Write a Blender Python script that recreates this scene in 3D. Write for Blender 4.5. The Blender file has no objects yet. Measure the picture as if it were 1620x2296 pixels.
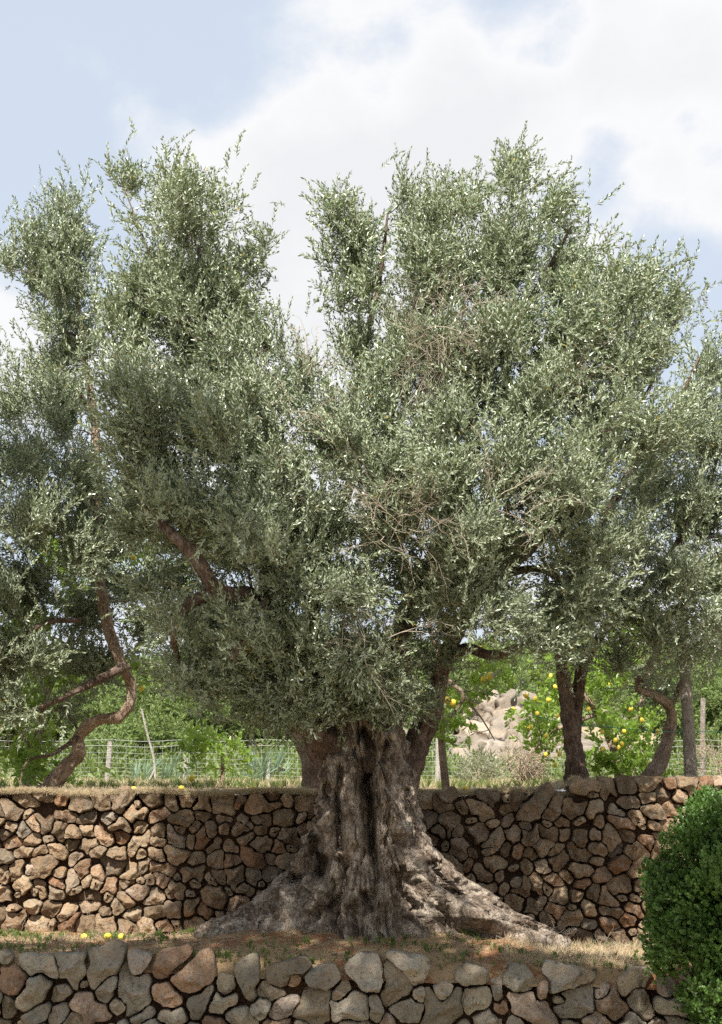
import bpy, math, random
import numpy as np
from mathutils import Vector

rng = np.random.default_rng(11)
random.seed(5)
R = math.radians

# ------------------------------------------------------------------ camera, sky, sun
scene = bpy.context.scene
COL = scene.collection
FPX, CX, CY, HZ = 3189.0, 810.0, 1148.0, 1736.0     # focal length and image centre, in units of a 1620 x 2296 picture
CAMZ = 1.5
TILT = math.atan((HZ - CY) / FPX)

cam_d = bpy.data.cameras.new('camera')
cam = bpy.data.objects.new('camera', cam_d)
COL.objects.link(cam)
cam.location = (0, 0, CAMZ)
cam.rotation_euler = (R(90) + TILT, 0, 0)
cam_d.sensor_fit = 'VERTICAL'
cam_d.sensor_height = 36
cam_d.lens = 36 * FPX / 2296
cam_d.clip_end = 2000
scene.camera = cam

SUN_EL, SUN_AZ = R(50), R(13)      # azimuth: degrees to the left of straight behind the viewer
sun_dir = Vector((-math.sin(SUN_AZ) * math.cos(SUN_EL), -math.cos(SUN_AZ) * math.cos(SUN_EL), math.sin(SUN_EL)))
sd = bpy.data.lights.new('sun', 'SUN')
sd.energy = 5.0
sd.angle = R(0.55)
sd.color = (1.0, 0.93, 0.83)
sun = bpy.data.objects.new('sun', sd)
COL.objects.link(sun)
sun.location = (-5, -10, 30)
sun.rotation_euler = sun_dir.to_track_quat('Z', 'Y').to_euler()

scene.view_settings.view_transform = 'Standard'
scene.view_settings.look = 'None'
scene.view_settings.exposure = 1.1
scene.view_settings.gamma = 1
scene.view_settings.use_curve_mapping = False
scene.cycles.max_bounces = 7
scene.cycles.diffuse_bounces = 3
scene.cycles.glossy_bounces = 2
scene.cycles.transmission_bounces = 4
scene.cycles.transparent_max_bounces = 4
scene.cycles.use_denoising = False
scene.cycles.sample_clamp_indirect = 6


def P(x, y, D):
    """point seen at picture position (x, y) standing D metres away along +Y"""
    u, v = (x - CX) / FPX, (CY - y) / FPX
    dy = math.cos(TILT) - v * math.sin(TILT)
    dz = math.sin(TILT) + v * math.cos(TILT)
    t = D / dy
    return np.array((u * t, D, CAMZ + dz * t))


def pdir(x, y):
    p = P(x, y, 10.0) - np.array((0, 0, CAMZ))
    return p / np.linalg.norm(p)


class NT:
    """small helper around a node tree"""
    def __init__(self, tree):
        self.t = tree
        tree.nodes.clear()

    def n(self, typ, **kw):
        nd = self.t.nodes.new(typ)
        for k, v in kw.items():
            if k.startswith('i_'):
                k = k[2:]
                k = int(k) if k.isdigit() else k.replace('_', ' ')
                if hasattr(v, 'is_linked') or isinstance(v, bpy.types.NodeSocket):
                    self.t.links.new(v, nd.inputs[k])
                else:
                    nd.inputs[k].default_value = v
            else:
                setattr(nd, k, v)
        return nd

    def math(self, op, a, b=None, clamp=False):
        nd = self.t.nodes.new('ShaderNodeMath')
        nd.operation = op
        nd.use_clamp = clamp
        for i, s in enumerate((a, b)):
            if s is None:
                continue
            if isinstance(s, bpy.types.NodeSocket):
                self.t.links.new(s, nd.inputs[i])
            else:
                nd.inputs[i].default_value = s
        return nd.outputs[0]

    def mix(self, f, a, b, blend='MIX'):
        nd = self.t.nodes.new('ShaderNodeMix')
        nd.data_type = 'RGBA'
        nd.blend_type = blend
        for i, s in ((0, f), (6, a), (7, b)):
            if isinstance(s, bpy.types.NodeSocket):
                self.t.links.new(s, nd.inputs[i])
            else:
                nd.inputs[i].default_value = (*s, 1) if isinstance(s, tuple) and len(s) == 3 else s
        return nd.outputs[2]

    def ramp(self, f, stops):
        nd = self.t.nodes.new('ShaderNodeValToRGB')
        el = nd.color_ramp.elements
        while len(el) < len(stops):
            el.new(0.5)
        for e, (p, c) in zip(el, stops):
            e.position = p
            e.color = (*c, 1) if isinstance(c, tuple) else (c, c, c, 1)
        self.t.links.new(f, nd.inputs[0])
        return nd.outputs[0]

    def noise(self, vec, scale, detail=4, rough=0.55, dist=0.0):
        nd = self.t.nodes.new('ShaderNodeTexNoise')
        nd.inputs['Scale'].default_value = scale
        nd.inputs['Detail'].default_value = detail
        nd.inputs['Roughness'].default_value = rough
        nd.inputs['Distortion'].default_value = dist
        if vec is not None:
            self.t.links.new(vec, nd.inputs['Vector'])
        return nd.outputs['Fac']

    def link(self, a, b):
        self.t.links.new(a, b)


# sky: physical sky with a broken layer of thin white cloud over it
world = bpy.data.worlds.new('World')
scene.world = world
world.use_nodes = True
w = NT(world.node_tree)
tc = w.n('ShaderNodeTexCoord').outputs['Generated']
sky = w.n('ShaderNodeTexSky', sky_type='NISHITA', sun_disc=False, sun_elevation=SUN_EL,
          sun_rotation=math.pi + SUN_AZ, air_density=1.0, dust_density=2.0, ozone_density=1.0)
mp = w.n('ShaderNodeMapping', i_Vector=tc, i_Location=(0.35, 0.0, 0.1), i_Scale=(1.0, 1.0, 1.35))
cn = w.noise(mp.outputs[0], 5.0, 9, 0.53, 0.25)
cn2 = w.noise(mp.outputs[0], 15.0, 7, 0.6, 0.2)
acc = w.math('ADD', w.math('MULTIPLY', w.math('SUBTRACT', cn, 0.5), 3.2), w.math('MULTIPLY', w.math('SUBTRACT', cn2, 0.5), 1.9))
BLOBS = [(560, 330, 8, .55), (640, 520, 7, .5), (1000, 130, 8, .75), (1250, 230, 7, .75), (1500, 180, 8, .6), (1500, 520, 4.5, .7),
         (60, 760, 5, .5), (650, 700, 6, .5), (950, 330, 6, .3), (330, 700, 5, .2),
         (130, 150, 11, -.75), (30, 430, 6, -.35), (450, 60, 6, -.45), (1190, 40, 3.0, -1.1), (780, 200, 3.5, -.4), (1480, 390, 4, -.7), (1250, 390, 3.5, -.6), (1570, 690, 4.5, -1.0),
         (1290, 380, 4, -.3), (230, 620, 3.5, -.4), (-100, 1000, 7, -.3)]
for bx, by, br, ba in BLOBS:
    d = pdir(bx, by)
    dt = w.n('ShaderNodeVectorMath', operation='DOT_PRODUCT', i_0=tc, i_1=tuple(d)).outputs['Value']
    mr = w.n('ShaderNodeMapRange', interpolation_type='SMOOTHSTEP', i_0=dt)
    mr.inputs[1].default_value = math.cos(R(br)); mr.inputs[2].default_value = 1.0
    mr.inputs[3].default_value = 0.0; mr.inputs[4].default_value = ba
    acc = w.math('ADD', acc, mr.outputs[0])
mask = w.n('ShaderNodeMapRange', interpolation_type='SMOOTHSTEP', i_0=acc)
mask.inputs[1].default_value = -0.42; mask.inputs[2].default_value = 0.50
mask.inputs[3].default_value = 0.22; mask.inputs[4].default_value = 1.0
dens = w.ramp(w.math('ADD', w.math('MULTIPLY', acc, 0.35), 0.45), [(0.25, (0.63, 0.69, 0.79)), (0.62, (0.82, 0.825, 0.835)), (0.95, (0.74, 0.75, 0.77))])
bg1 = w.n('ShaderNodeBackground', i_Color=sky.outputs[0], i_Strength=0.15)
veil = w.n('ShaderNodeBackground', i_Color=(0.315, 0.355, 0.41, 1), i_Strength=0.95)
cl = w.n('ShaderNodeBackground', i_Color=dens, i_Strength=0.55)
blue = w.n('ShaderNodeMixShader', i_0=0.90, i_1=bg1.outputs[0], i_2=veil.outputs[0])
mx = w.n('ShaderNodeMixShader', i_0=mask.outputs[0], i_1=blue.outputs[0], i_2=cl.outputs[0])
out = w.n('ShaderNodeOutputWorld', i_Surface=mx.outputs[0])


# ------------------------------------------------------------------ noise in numpy
_perm = np.random.default_rng(3).permutation(256)
_perm = np.concatenate([_perm, _perm, _perm])
_g = np.random.default_rng(4).normal(size=(256, 3))
_g /= np.linalg.norm(_g, axis=1)[:, None]


def pn(p):
    p = np.asarray(p, float)
    i = np.floor(p).astype(int)
    f = p - i
    u = f * f * f * (f * (f * 6 - 15) + 10)
    i &= 255
    r = 0
    for dx in (0, 1):
        for dy in (0, 1):
            for dz in (0, 1):
                h = _perm[_perm[_perm[(i[..., 0] + dx) & 255] + ((i[..., 1] + dy) & 255)] + ((i[..., 2] + dz) & 255)]
                g = _g[h]
                d = g[..., 0] * (f[..., 0] - dx) + g[..., 1] * (f[..., 1] - dy) + g[..., 2] * (f[..., 2] - dz)
                wx = u[..., 0] if dx else 1 - u[..., 0]
                wy = u[..., 1] if dy else 1 - u[..., 1]
                wz = u[..., 2] if dz else 1 - u[..., 2]
                r = r + d * wx * wy * wz
    return r * 1.5


def fbm(p, o=4, g=0.5, l=2.03):
    p = np.asarray(p, float)
    a, r = 1.0, 0
    for k in range(o):
        r = r + a * pn(p + 7.3 * k)
        p = p * l
        a *= g
    return r


def ridged(p, o=4):
    p = np.asarray(p, float)
    a, r = 1.0, 0
    for k in range(o):
        r = r + a * (1 - 2 * np.abs(pn(p + 3.1 * k)))
        p = p * 2.1
        a *= 0.5
    return r


# ------------------------------------------------------------------ object helpers
def tag(o, label=None, cat=None, group=None, kind=None):
    if label: o['label'] = label
    if cat: o['category'] = cat
    if group: o['group'] = group
    if kind: o['kind'] = kind
    return o


def empty(name, loc, label, cat, group=None):
    o = bpy.data.objects.new(name, None)
    o.empty_display_size = 0.2
    COL.objects.link(o)
    o.location = tuple(loc)
    return tag(o, label, cat, group)


def mesh_obj(name, V, F, mat, parent=None, smooth=True, loc=None, link=True):
    V = np.asarray(V, float)
    loc = np.array(loc if loc is not None else (parent.location if parent else (0, 0, 0)), float)
    me = bpy.data.meshes.new(name)
    W = V - loc
    if isinstance(F, np.ndarray):
        me.vertices.add(len(W)); me.vertices.foreach_set('co', W.astype(np.float32).ravel())
        n, k = F.shape
        me.loops.add(n * k); me.loops.foreach_set('vertex_index', F.astype(np.int32).ravel())
        me.polygons.add(n)
        me.polygons.foreach_set('loop_start', np.arange(0, n * k, k, dtype=np.int32))
        me.polygons.foreach_set('loop_total', np.full(n, k, dtype=np.int32))
        me.update(calc_edges=True)
    else:
        me.from_pydata([tuple(v) for v in W], [], F)
    if smooth:
        me.polygons.foreach_set('use_smooth', np.ones(len(me.polygons), bool))
    for m in (mat if isinstance(mat, (list, tuple)) else [mat]):
        me.materials.append(m)
    o = bpy.data.objects.new(name, me)
    if link: COL.objects.link(o)
    if parent:
        o.parent = parent
        o.location = tuple(loc - np.array(parent.location))
    else:
        o.location = tuple(loc)
    return o


def catmull(pts, n):
    pts = np.asarray(pts, float)
    m = len(pts)
    ext = np.vstack([2 * pts[0] - pts[1], pts, 2 * pts[-1] - pts[-2]])
    out = []
    for s in np.linspace(0, m - 1 - 1e-6, n):
        i = int(s); t = s - i
        p0, p1, p2, p3 = ext[i:i + 4]
        out.append(0.5 * ((2 * p1) + (-p0 + p2) * t + (2 * p0 - 5 * p1 + 4 * p2 - p3) * t * t + (-p0 + 3 * p1 - 3 * p2 + p3) * t ** 3))
    return np.array(out)


def tube(pts, rad, n=None, seg=10, rough=0.0, seed=0.0, flute=0.0):
    """tapered tube through pts; returns V, quads"""
    pr = np.hstack([np.asarray(pts, float), np.asarray(rad, float)[:, None]])
    L = np.linalg.norm(np.diff(pr[:, :3], axis=0), axis=1).sum()
    if n is None:
        n = max(4, int(L / 0.05))
    c = catmull(pr, n)
    C, rr = c[:, :3], np.maximum(c[:, 3], 0.001)
    T = np.gradient(C, axis=0)
    T /= np.linalg.norm(T, axis=1)[:, None] + 1e-9
    a = np.array((1, 0, 0)) if abs(T[0][0]) < 0.9 else np.array((0, 1, 0))
    N = np.zeros_like(C)
    v = np.cross(T[0], a)
    for i in range(n):
        v = v - T[i] * v.dot(T[i])
        v /= np.linalg.norm(v) + 1e-9
        N[i] = v
    B = np.cross(T, N)
    th = np.linspace(0, 2 * np.pi, seg, endpoint=False)
    dirs = N[:, None] * np.cos(th)[None, :, None] + B[:, None] * np.sin(th)[None, :, None]
    V = C[:, None] + dirs * rr[:, None, None]
    if rough:
        q = V.reshape(-1, 3)
        s = np.repeat(rr, seg)
        along = np.repeat(np.arange(n) / n * L, seg)
        lo = np.stack([dirs.reshape(-1, 3)[:, 0] * 1.6 + seed, dirs.reshape(-1, 3)[:, 1] * 1.6 + dirs.reshape(-1, 3)[:, 2] * 1.6, along * 2.2], 1)
        dsp = fbm(lo, 3) * rough * s + fbm(q * 22 + seed, 2) * rough * 0.25 * s
        if flute:
            tt = np.tile(th, n)
            dsp += s * flute * ridged(np.stack([np.cos(tt) * 2.2 + seed, np.sin(tt) * 2.2, along * 0.9], 1), 2) * 0.5
        V = (q + dirs.reshape(-1, 3) * dsp[:, None]).reshape(V.shape)
    V = V.reshape(-1, 3)
    i = np.arange(n - 1)[:, None] * seg
    j = np.arange(seg)[None]
    j2 = (j + 1) % seg
    F = np.stack([i + j, i + j2, i + seg + j2, i + seg + j], -1).reshape(-1, 4)
    # end caps as degenerate fans
    V = np.vstack([V, C[:1], C[-1:]])
    k0, k1 = n * seg, n * seg + 1
    jj = np.arange(seg)
    c0 = np.stack([(jj + 1) % seg, jj, np.full(seg, k0), np.full(seg, k0)], -1)
    c1 = np.stack([(n - 1) * seg + jj, (n - 1) * seg + (jj + 1) % seg, np.full(seg, k1), np.full(seg, k1)], -1)
    return V, np.vstack([F]), (c0, c1)


class Acc:
    def __init__(self): self.V, self.F, self.n = [], [], 0
    def add(self, V, F):
        self.V.append(V); self.F.append(np.asarray(F) + self.n); self.n += len(V)
    def build(self, name, mat, parent=None, **k):
        return mesh_obj(name, np.vstack(self.V), np.vstack(self.F), mat, parent, **k)


def tube_obj(name, pts, rad, mat, parent=None, **k):
    V, F, _ = tube(pts, rad, **k)
    return mesh_obj(name, V, F, mat, parent)


def basis_euler(d, spin):
    """euler XYZ so that local +Z points along d, spun by spin"""
    d = d / (np.linalg.norm(d, axis=1)[:, None] + 1e-9)
    a = np.where(np.abs(d[:, 2:3]) < 0.95, np.array([[0, 0, 1.0]]), np.array([[1.0, 0, 0]]))
    x = np.cross(a, d); x /= np.linalg.norm(x, axis=1)[:, None] + 1e-9
    y = np.cross(d, x)
    c, s = np.cos(spin)[:, None], np.sin(spin)[:, None]
    X = x * c + y * s
    Y = np.cross(d, X)
    ry = -np.arcsin(np.clip(X[:, 2], -1, 1))
    rx = np.arctan2(Y[:, 2], d[:, 2])
    rz = np.arctan2(X[:, 1], X[:, 0])
    return np.stack([rx, ry, rz], 1)


_groups = {}


def scatter_tree(sources):
    key = tuple(s.name for s in sources)
    if key in _groups: return _groups[key]
    g = bpy.data.node_groups.new('scatter', 'GeometryNodeTree')
    g.interface.new_socket('Geometry', in_out='INPUT', socket_type='NodeSocketGeometry')
    g.interface.new_socket('Geometry', in_out='OUTPUT', socket_type='NodeSocketGeometry')
    N, L = g.nodes, g.links
    gi, go = N.new('NodeGroupInput'), N.new('NodeGroupOutput')
    g2i = N.new('GeometryNodeGeometryToInstance')
    for s in reversed(sources):
        oi = N.new('GeometryNodeObjectInfo'); oi.inputs['Object'].default_value = s
        oi.transform_space = 'ORIGINAL'
        L.new(oi.outputs['Geometry'], g2i.inputs[0])
    ip = N.new('GeometryNodeInstanceOnPoints')
    ip.inputs['Pick Instance'].default_value = True
    def attr(nm, t):
        a = N.new('GeometryNodeInputNamedAttribute'); a.data_type = t; a.inputs['Name'].default_value = nm
        return next(o for o in a.outputs if o.enabled and o.name == 'Attribute')
    e2r = N.new('FunctionNodeEulerToRotation')
    L.new(attr('rot', 'FLOAT_VECTOR'), e2r.inputs[0])
    L.new(gi.outputs[0], ip.inputs['Points'])
    L.new(g2i.outputs[0], ip.inputs['Instance'])
    L.new(attr('idx', 'INT'), ip.inputs['Instance Index'])
    L.new(e2r.outputs[0], ip.inputs['Rotation'])
    L.new(attr('scl', 'FLOAT'), ip.inputs['Scale'])
    L.new(ip.outputs[0], go.inputs[0])
    _groups[key] = g
    return g


def scatter(name, pts, d, spin, scl, sources, parent=None, mats=(), kind='stuff'):
    pts = np.asarray(pts, float)
    n = len(pts)
    loc = np.array(parent.location) if parent else np.zeros(3)
    me = bpy.data.meshes.new(name)
    me.vertices.add(n)
    me.vertices.foreach_set('co', (pts - loc).astype(np.float32).ravel())
    eu = basis_euler(np.asarray(d, float), np.asarray(spin, float))
    a = me.attributes.new('rot', 'FLOAT_VECTOR', 'POINT'); a.data.foreach_set('vector', eu.astype(np.float32).ravel())
    a = me.attributes.new('scl', 'FLOAT', 'POINT'); a.data.foreach_set('value', np.asarray(scl, np.float32))
    a = me.attributes.new('idx', 'INT', 'POINT'); a.data.foreach_set('value', rng.integers(0, len(sources), n).astype(np.int32))
    for m in mats: me.materials.append(m)
    o = bpy.data.objects.new(name, me)
    COL.objects.link(o)
    if parent: o.parent = parent
    m = o.modifiers.new('scatter', 'NODES'); m.node_group = scatter_tree(sources)
    if kind: o['kind'] = kind
    return o


# ------------------------------------------------------------------ materials
def new_mat(name):
    m = bpy.data.materials.new(name)
    m.use_nodes = True
    return m, NT(m.node_tree)


def finish(m, t, color, rough=0.85, bump=None, bstr=0.5, bdist=0.01, spec=0.3, extra=None):
    b = t.n('ShaderNodeBsdfPrincipled')
    if isinstance(color, bpy.types.NodeSocket): t.link(color, b.inputs['Base Color'])
    else: b.inputs['Base Color'].default_value = (*color, 1)
    if isinstance(rough, bpy.types.NodeSocket): t.link(rough, b.inputs['Roughness'])
    else: b.inputs['Roughness'].default_value = rough
    b.inputs['Specular IOR Level'].default_value = spec
    if bump is not None:
        bp = t.n('ShaderNodeBump', i_Strength=bstr, i_Distance=bdist, i_Height=bump)
        t.link(bp.outputs[0], b.inputs['Normal'])
    o = t.n('ShaderNodeOutputMaterial')
    t.link(b.outputs[0] if extra is None else extra(b.outputs[0]), o.inputs['Surface'])
    return m


def stone_mat(name, stops, lichen=0.5):
    m, t = new_mat(name)
    oi = t.n('ShaderNodeObjectInfo')
    co = t.n('ShaderNodeTexCoord').outputs['Object']
    off = t.n('ShaderNodeVectorMath', operation='SCALE', i_0=(31.0, 17.0, 23.0))
    t.link(oi.outputs['Random'], off.inputs['Scale'])
    v = t.n('ShaderNodeVectorMath', operation='ADD', i_0=co, i_1=off.outputs[0]).outputs[0]
    base = t.ramp(oi.outputs['Random'], stops)
    n1 = t.noise(v, 7, 5, 0.6, 0.3)
    n2 = t.noise(v, 34, 6, 0.65, 0.2)
    n3 = t.noise(v, 120, 4, 0.6)
    c = t.mix(t.ramp(n1, [(0.40, 0.0), (0.66, 1.0)]), base, t.mix(0.45, base, (0.25, 0.13, 0.07)))
    c = t.mix(t.ramp(n2, [(0.47, 0.0), (0.64, 0.8)]), c, t.mix(0.5, base, (0.33, 0.30, 0.25)))
    c = t.mix(t.ramp(n2, [(0.30, 0.8), (0.45, 0.0)]), c, (0.06, 0.04, 0.028))
    c = t.mix(t.math('MULTIPLY', t.ramp(n3, [(0.28, 1.0), (0.42, 0.0)]), 0.45), c, (0.05, 0.035, 0.027))
    c = t.mix(t.math('MULTIPLY', t.ramp(t.noise(v, 15, 3, 0.5), [(0.56, 0.0), (0.62, lichen)]), n3), c, (0.46, 0.45, 0.40))
    c = t.mix(1.0, c, t.ramp(t.noise(v, 3.5, 3, 0.5), [(0.3, 0.62), (0.65, 1.08)]), 'MULTIPLY')
    c = t.mix(1.0, c, t.ramp(t.math('FRACT', t.math('MULTIPLY', oi.outputs['Random'], 17.3)), [(0.0, 0.62), (1.0, 1.12)]), 'MULTIPLY')
    vor = t.n('ShaderNodeTexVoronoi', i_Vector=v, i_Scale=46.0).outputs['Distance']
    h = t.math('ADD', t.math('MULTIPLY', n2, 1.4), t.math('ADD', t.math('MULTIPLY', n3, 0.5), t.math('MULTIPLY', t.math('MINIMUM', vor, 0.35), 1.0)))
    h = t.math('ADD', h, t.math('MULTIPLY', t.noise(v, 15, 5, 0.6, 0.6), 1.3))
    return finish(m, t, c, 0.9, h, 0.9, 0.018, 0.2)


M_UP = stone_mat('upper_wall_stone', [(0.0, (0.27, 0.22, 0.16)), (0.25, (0.34, 0.25, 0.155)), (0.5, (0.28, 0.195, 0.115)), (0.74, (0.37, 0.28, 0.18)), (0.88, (0.31, 0.165, 0.085)), (1.0, (0.43, 0.38, 0.30))])
M_LO = stone_mat('lower_wall_stone', [(0.0, (0.41, 0.39, 0.33)), (0.3, (0.45, 0.41, 0.32)), (0.55, (0.42, 0.36, 0.26)), (0.76, (0.48, 0.44, 0.36)), (0.88, (0.38, 0.23, 0.14)), (0.94, (0.40, 0.39, 0.36)), (1.0, (0.42, 0.27, 0.17))])
M_ROCK = stone_mat('pale_rock', [(0.0, (0.37, 0.33, 0.27)), (0.5, (0.42, 0.36, 0.29)), (1.0, (0.44, 0.40, 0.34))])

m, t = new_mat('wall_soil')
co = t.n('ShaderNodeTexCoord').outputs['Object']
n1 = t.noise(co, 30, 6, 0.65)
M_FILL = finish(m, t, t.ramp(n1, [(0.3, (0.045, 0.028, 0.018)), (0.7, (0.13, 0.075, 0.045))]), 0.95, n1, 1.0, 0.03, 0.1)


def ground_mat(name, soil, soil2, straw, amount):
    m, t = new_mat(name)
    co = t.n('ShaderNodeTexCoord').outputs['Object']
    big = t.noise(co, 1.1, 5, 0.6, 0.4)
    mid = t.noise(co, 9, 6, 0.65, 0.3)
    fine = t.noise(co, 90, 5, 0.7)
    c = t.mix(mid, soil, soil2)
    f = t.math('ADD', t.math('MULTIPLY', big, 1.2), t.math('MULTIPLY', mid, 0.9))
    c = t.mix(t.ramp(f, [(max(0.0, 0.98 - amount), 0.0), (min(1.0, 1.2 - amount), 0.9)]), c, straw)
    c = t.mix(t.math('MULTIPLY', t.ramp(fine, [(0.35, 1.0), (0.5, 0.0)]), 0.55), c, (0.09, 0.05, 0.03))
    c = t.mix(t.math('MULTIPLY', t.ramp(fine, [(0.55, 0.0), (0.7, 1.0)]), 0.5), c, (0.45, 0.36, 0.24))
    return finish(m, t, c, 0.95, t.math('ADD', mid, fine), 0.9, 0.02, 0.1)


M_SOIL = ground_mat('red_soil', (0.33, 0.165, 0.085), (0.23, 0.115, 0.06), (0.40, 0.29, 0.17), 0.0)
M_DRY = ground_mat('dry_terrace', (0.26, 0.18, 0.11), (0.22, 0.16, 0.09), (0.38, 0.31, 0.19), 0.45)
M_HILL = ground_mat('hill_scrub', (0.10, 0.13, 0.05), (0.16, 0.17, 0.08), (0.36, 0.30, 0.20), 0.25)


def bark_mat(name, dark, mid, light, sc=1.0):
    m, t = new_mat(name)
    co = t.n('ShaderNodeTexCoord').outputs['Object']
    mp = t.n('ShaderNodeMapping', i_Vector=co, i_Scale=(sc, sc, sc * 0.35)).outputs[0]
    a = t.noise(mp, 26, 6, 0.68, 0.5)
    b = t.noise(co, 6, 5, 0.6, 0.5)
    f = t.noise(mp, 90, 5, 0.65)
    pit = t.noise(co, 42, 5, 0.7, 0.4)
    c = t.ramp(t.math('ADD', t.math('MULTIPLY', a, 0.6), t.math('MULTIPLY', b, 0.4)), [(0.34, dark), (0.48, mid), (0.62, light)])
    c = t.mix(t.ramp(b, [(0.48, 0.0), (0.66, 0.7)]), c, light)
    c = t.mix(t.ramp(pit, [(0.36, 0.9), (0.45, 0.0)]), c, dark)
    c = t.mix(t.math('MULTIPLY', t.ramp(f, [(0.30, 1.0), (0.46, 0.0)]), 0.8), c, dark)
    h = t.math('ADD', t.math('MULTIPLY', a, 1.5), t.math('ADD', t.math('MULTIPLY', f, 0.7), pit))
    return finish(m, t, c, 0.92, h, 1.0, 0.02, 0.2)


M_BARK = bark_mat('olive_bark', (0.035, 0.023, 0.016), (0.20, 0.155, 0.118), (0.48, 0.42, 0.35))
M_BARK2 = bark_mat('limb_bark', (0.045, 0.028, 0.022), (0.145, 0.10, 0.078), (0.29, 0.225, 0.18), 1.6)
M_BARK3 = bark_mat('warm_bark', (0.10, 0.066, 0.048), (0.33, 0.24, 0.175), (0.46, 0.37, 0.29), 2.0)
M_WOOD = bark_mat('weathered_wood', (0.13, 0.11, 0.095), (0.27, 0.24, 0.21), (0.40, 0.37, 0.33), 2.5)
M_CONC = bark_mat('pale_post', (0.24, 0.22, 0.2), (0.42, 0.40, 0.36), (0.52, 0.50, 0.46), 3)
m, t = new_mat('dry_twig')
M_TWIG = finish(m, t, t.ramp(t.n('ShaderNodeObjectInfo').outputs['Random'], [(0.0, (0.26, 0.22, 0.17)), (1.0, (0.38, 0.34, 0.27))]), 0.9)
m, t = new_mat('green_twig')
M_TWIGG = finish(m, t, (0.20, 0.19, 0.13), 0.8)


def leaf_mat(name, top, top2, under, rough=0.42, trans=0.3, tcol=(0.2, 0.3, 0.05), odd=None):
    m, t = new_mat(name)
    at = t.n('ShaderNodeAttribute', attribute_name='tint').outputs['Fac']
    rnd = t.n('ShaderNodeObjectInfo').outputs['Random']
    big = t.noise(t.n('ShaderNodeNewGeometry').outputs['Position'], 0.9, 2, 0.5)
    f = t.math('ADD', t.math('MULTIPLY', at, 0.5), t.math('MULTIPLY', big, 0.6), clamp=True)
    c = t.mix(f, top, top2)
    if odd:
        c = t.mix(t.ramp(at, [(0.990, 0.0), (0.995, 1.0)]), c, odd)
    bf = t.n('ShaderNodeNewGeometry').outputs['Backfacing']
    c = t.mix(bf, c, under)
    c = t.mix(1.0, c, t.ramp(rnd, [(0.0, 0.72), (1.0, 1.0)]), 'MULTIPLY')
    def extra(s):
        tr = t.n('ShaderNodeBsdfTranslucent', i_Color=(*tcol, 1))
        return t.n('ShaderNodeMixShader', i_0=trans, i_1=s, i_2=tr.outputs[0]).outputs[0]
    return finish(m, t, c, rough, spec=0.5, extra=extra)


M_OLIVE = leaf_mat('olive_leaf', (0.072, 0.108, 0.052), (0.235, 0.29, 0.155), (0.35, 0.405, 0.30), 0.28, 0.12, (0.24, 0.34, 0.08), odd=(0.36, 0.30, 0.07))
M_CITRUS = leaf_mat('citrus_leaf', (0.07, 0.16, 0.02), (0.22, 0.35, 0.04), (0.26, 0.38, 0.09), 0.35, 0.45, (0.35, 0.50, 0.06))
M_BUSHL = leaf_mat('shrub_leaf', (0.026, 0.075, 0.013), (0.085, 0.18, 0.024), (0.10, 0.19, 0.045), 0.4, 0.25, (0.18, 0.34, 0.04))
M_SCRUB = leaf_mat('scrub_leaf', (0.065, 0.115, 0.03), (0.17, 0.235, 0.06), (0.18, 0.24, 0.09), 0.6, 0.3, (0.25, 0.35, 0.08))
M_GREY = leaf_mat('grey_green_leaf', (0.17, 0.20, 0.13), (0.26, 0.27, 0.17), (0.28, 0.30, 0.2), 0.7, 0.2, (0.3, 0.32, 0.15))
M_BLUE = leaf_mat('blue_green_leaf', (0.12, 0.20, 0.13), (0.18, 0.26, 0.16), (0.25, 0.34, 0.26), 0.5, 0.3, (0.25, 0.4, 0.2))
M_BROWNL = leaf_mat('dry_shrub_leaf', (0.20, 0.14, 0.085), (0.32, 0.235, 0.15), (0.30, 0.23, 0.15), 0.8, 0.1, (0.3, 0.22, 0.12))
M_GRASS = leaf_mat('green_grass', (0.07, 0.13, 0.025), (0.14, 0.19, 0.045), (0.12, 0.18, 0.05), 0.5, 0.3, (0.25, 0.35, 0.05))
M_STRAW = leaf_mat('straw', (0.40, 0.31, 0.18), (0.56, 0.47, 0.30), (0.5, 0.42, 0.28), 0.7, 0.15, (0.5, 0.4, 0.2))
m, t = new_mat('lemon_skin')
n1 = t.noise(t.n('ShaderNodeTexCoord').outputs['Object'], 160, 2)
M_LEMON = finish(m, t, (0.74, 0.58, 0.07), 0.45, n1, 0.3, 0.002, 0.4)
m, t = new_mat('fence_wire'); M_WIRE = finish(m, t, (0.36, 0.37, 0.36), 0.5)
m, t = new_mat('green_wire'); M_GWIRE = finish(m, t, (0.06, 0.28, 0.20), 0.5)


# ------------------------------------------------------------------ foliage pieces
def leaf_geom(base, d, side, L, W, bend=0.12, shape='olive'):
    """pointed leaf: 8 verts, folded along the midrib"""
    up = np.cross(side, d)
    v = []
    st = ((0, 0.12), (0.3, 0.9), (0.62, 1.0), (1.0, 0.0)) if shape == 'olive' else ((0, 0.1), (0.28, 0.95), (0.65, 0.9), (1.0, 0.0))
    for s, wd in st:
        c = base + d * L * s - up * bend * L * s * s
        if wd == 0: v.append(c)
        else: v += [c - side * W * wd / 2 + up * W * 0.14 * wd, c, c + side * W * wd / 2 + up * W * 0.14 * wd]
    F = [(0, 1, 4, 3), (1, 2, 5, 4), (3, 4, 7, 6), (4, 5, 8, 7), (6, 7, 9), (7, 8, 9)]
    return v, F


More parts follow.
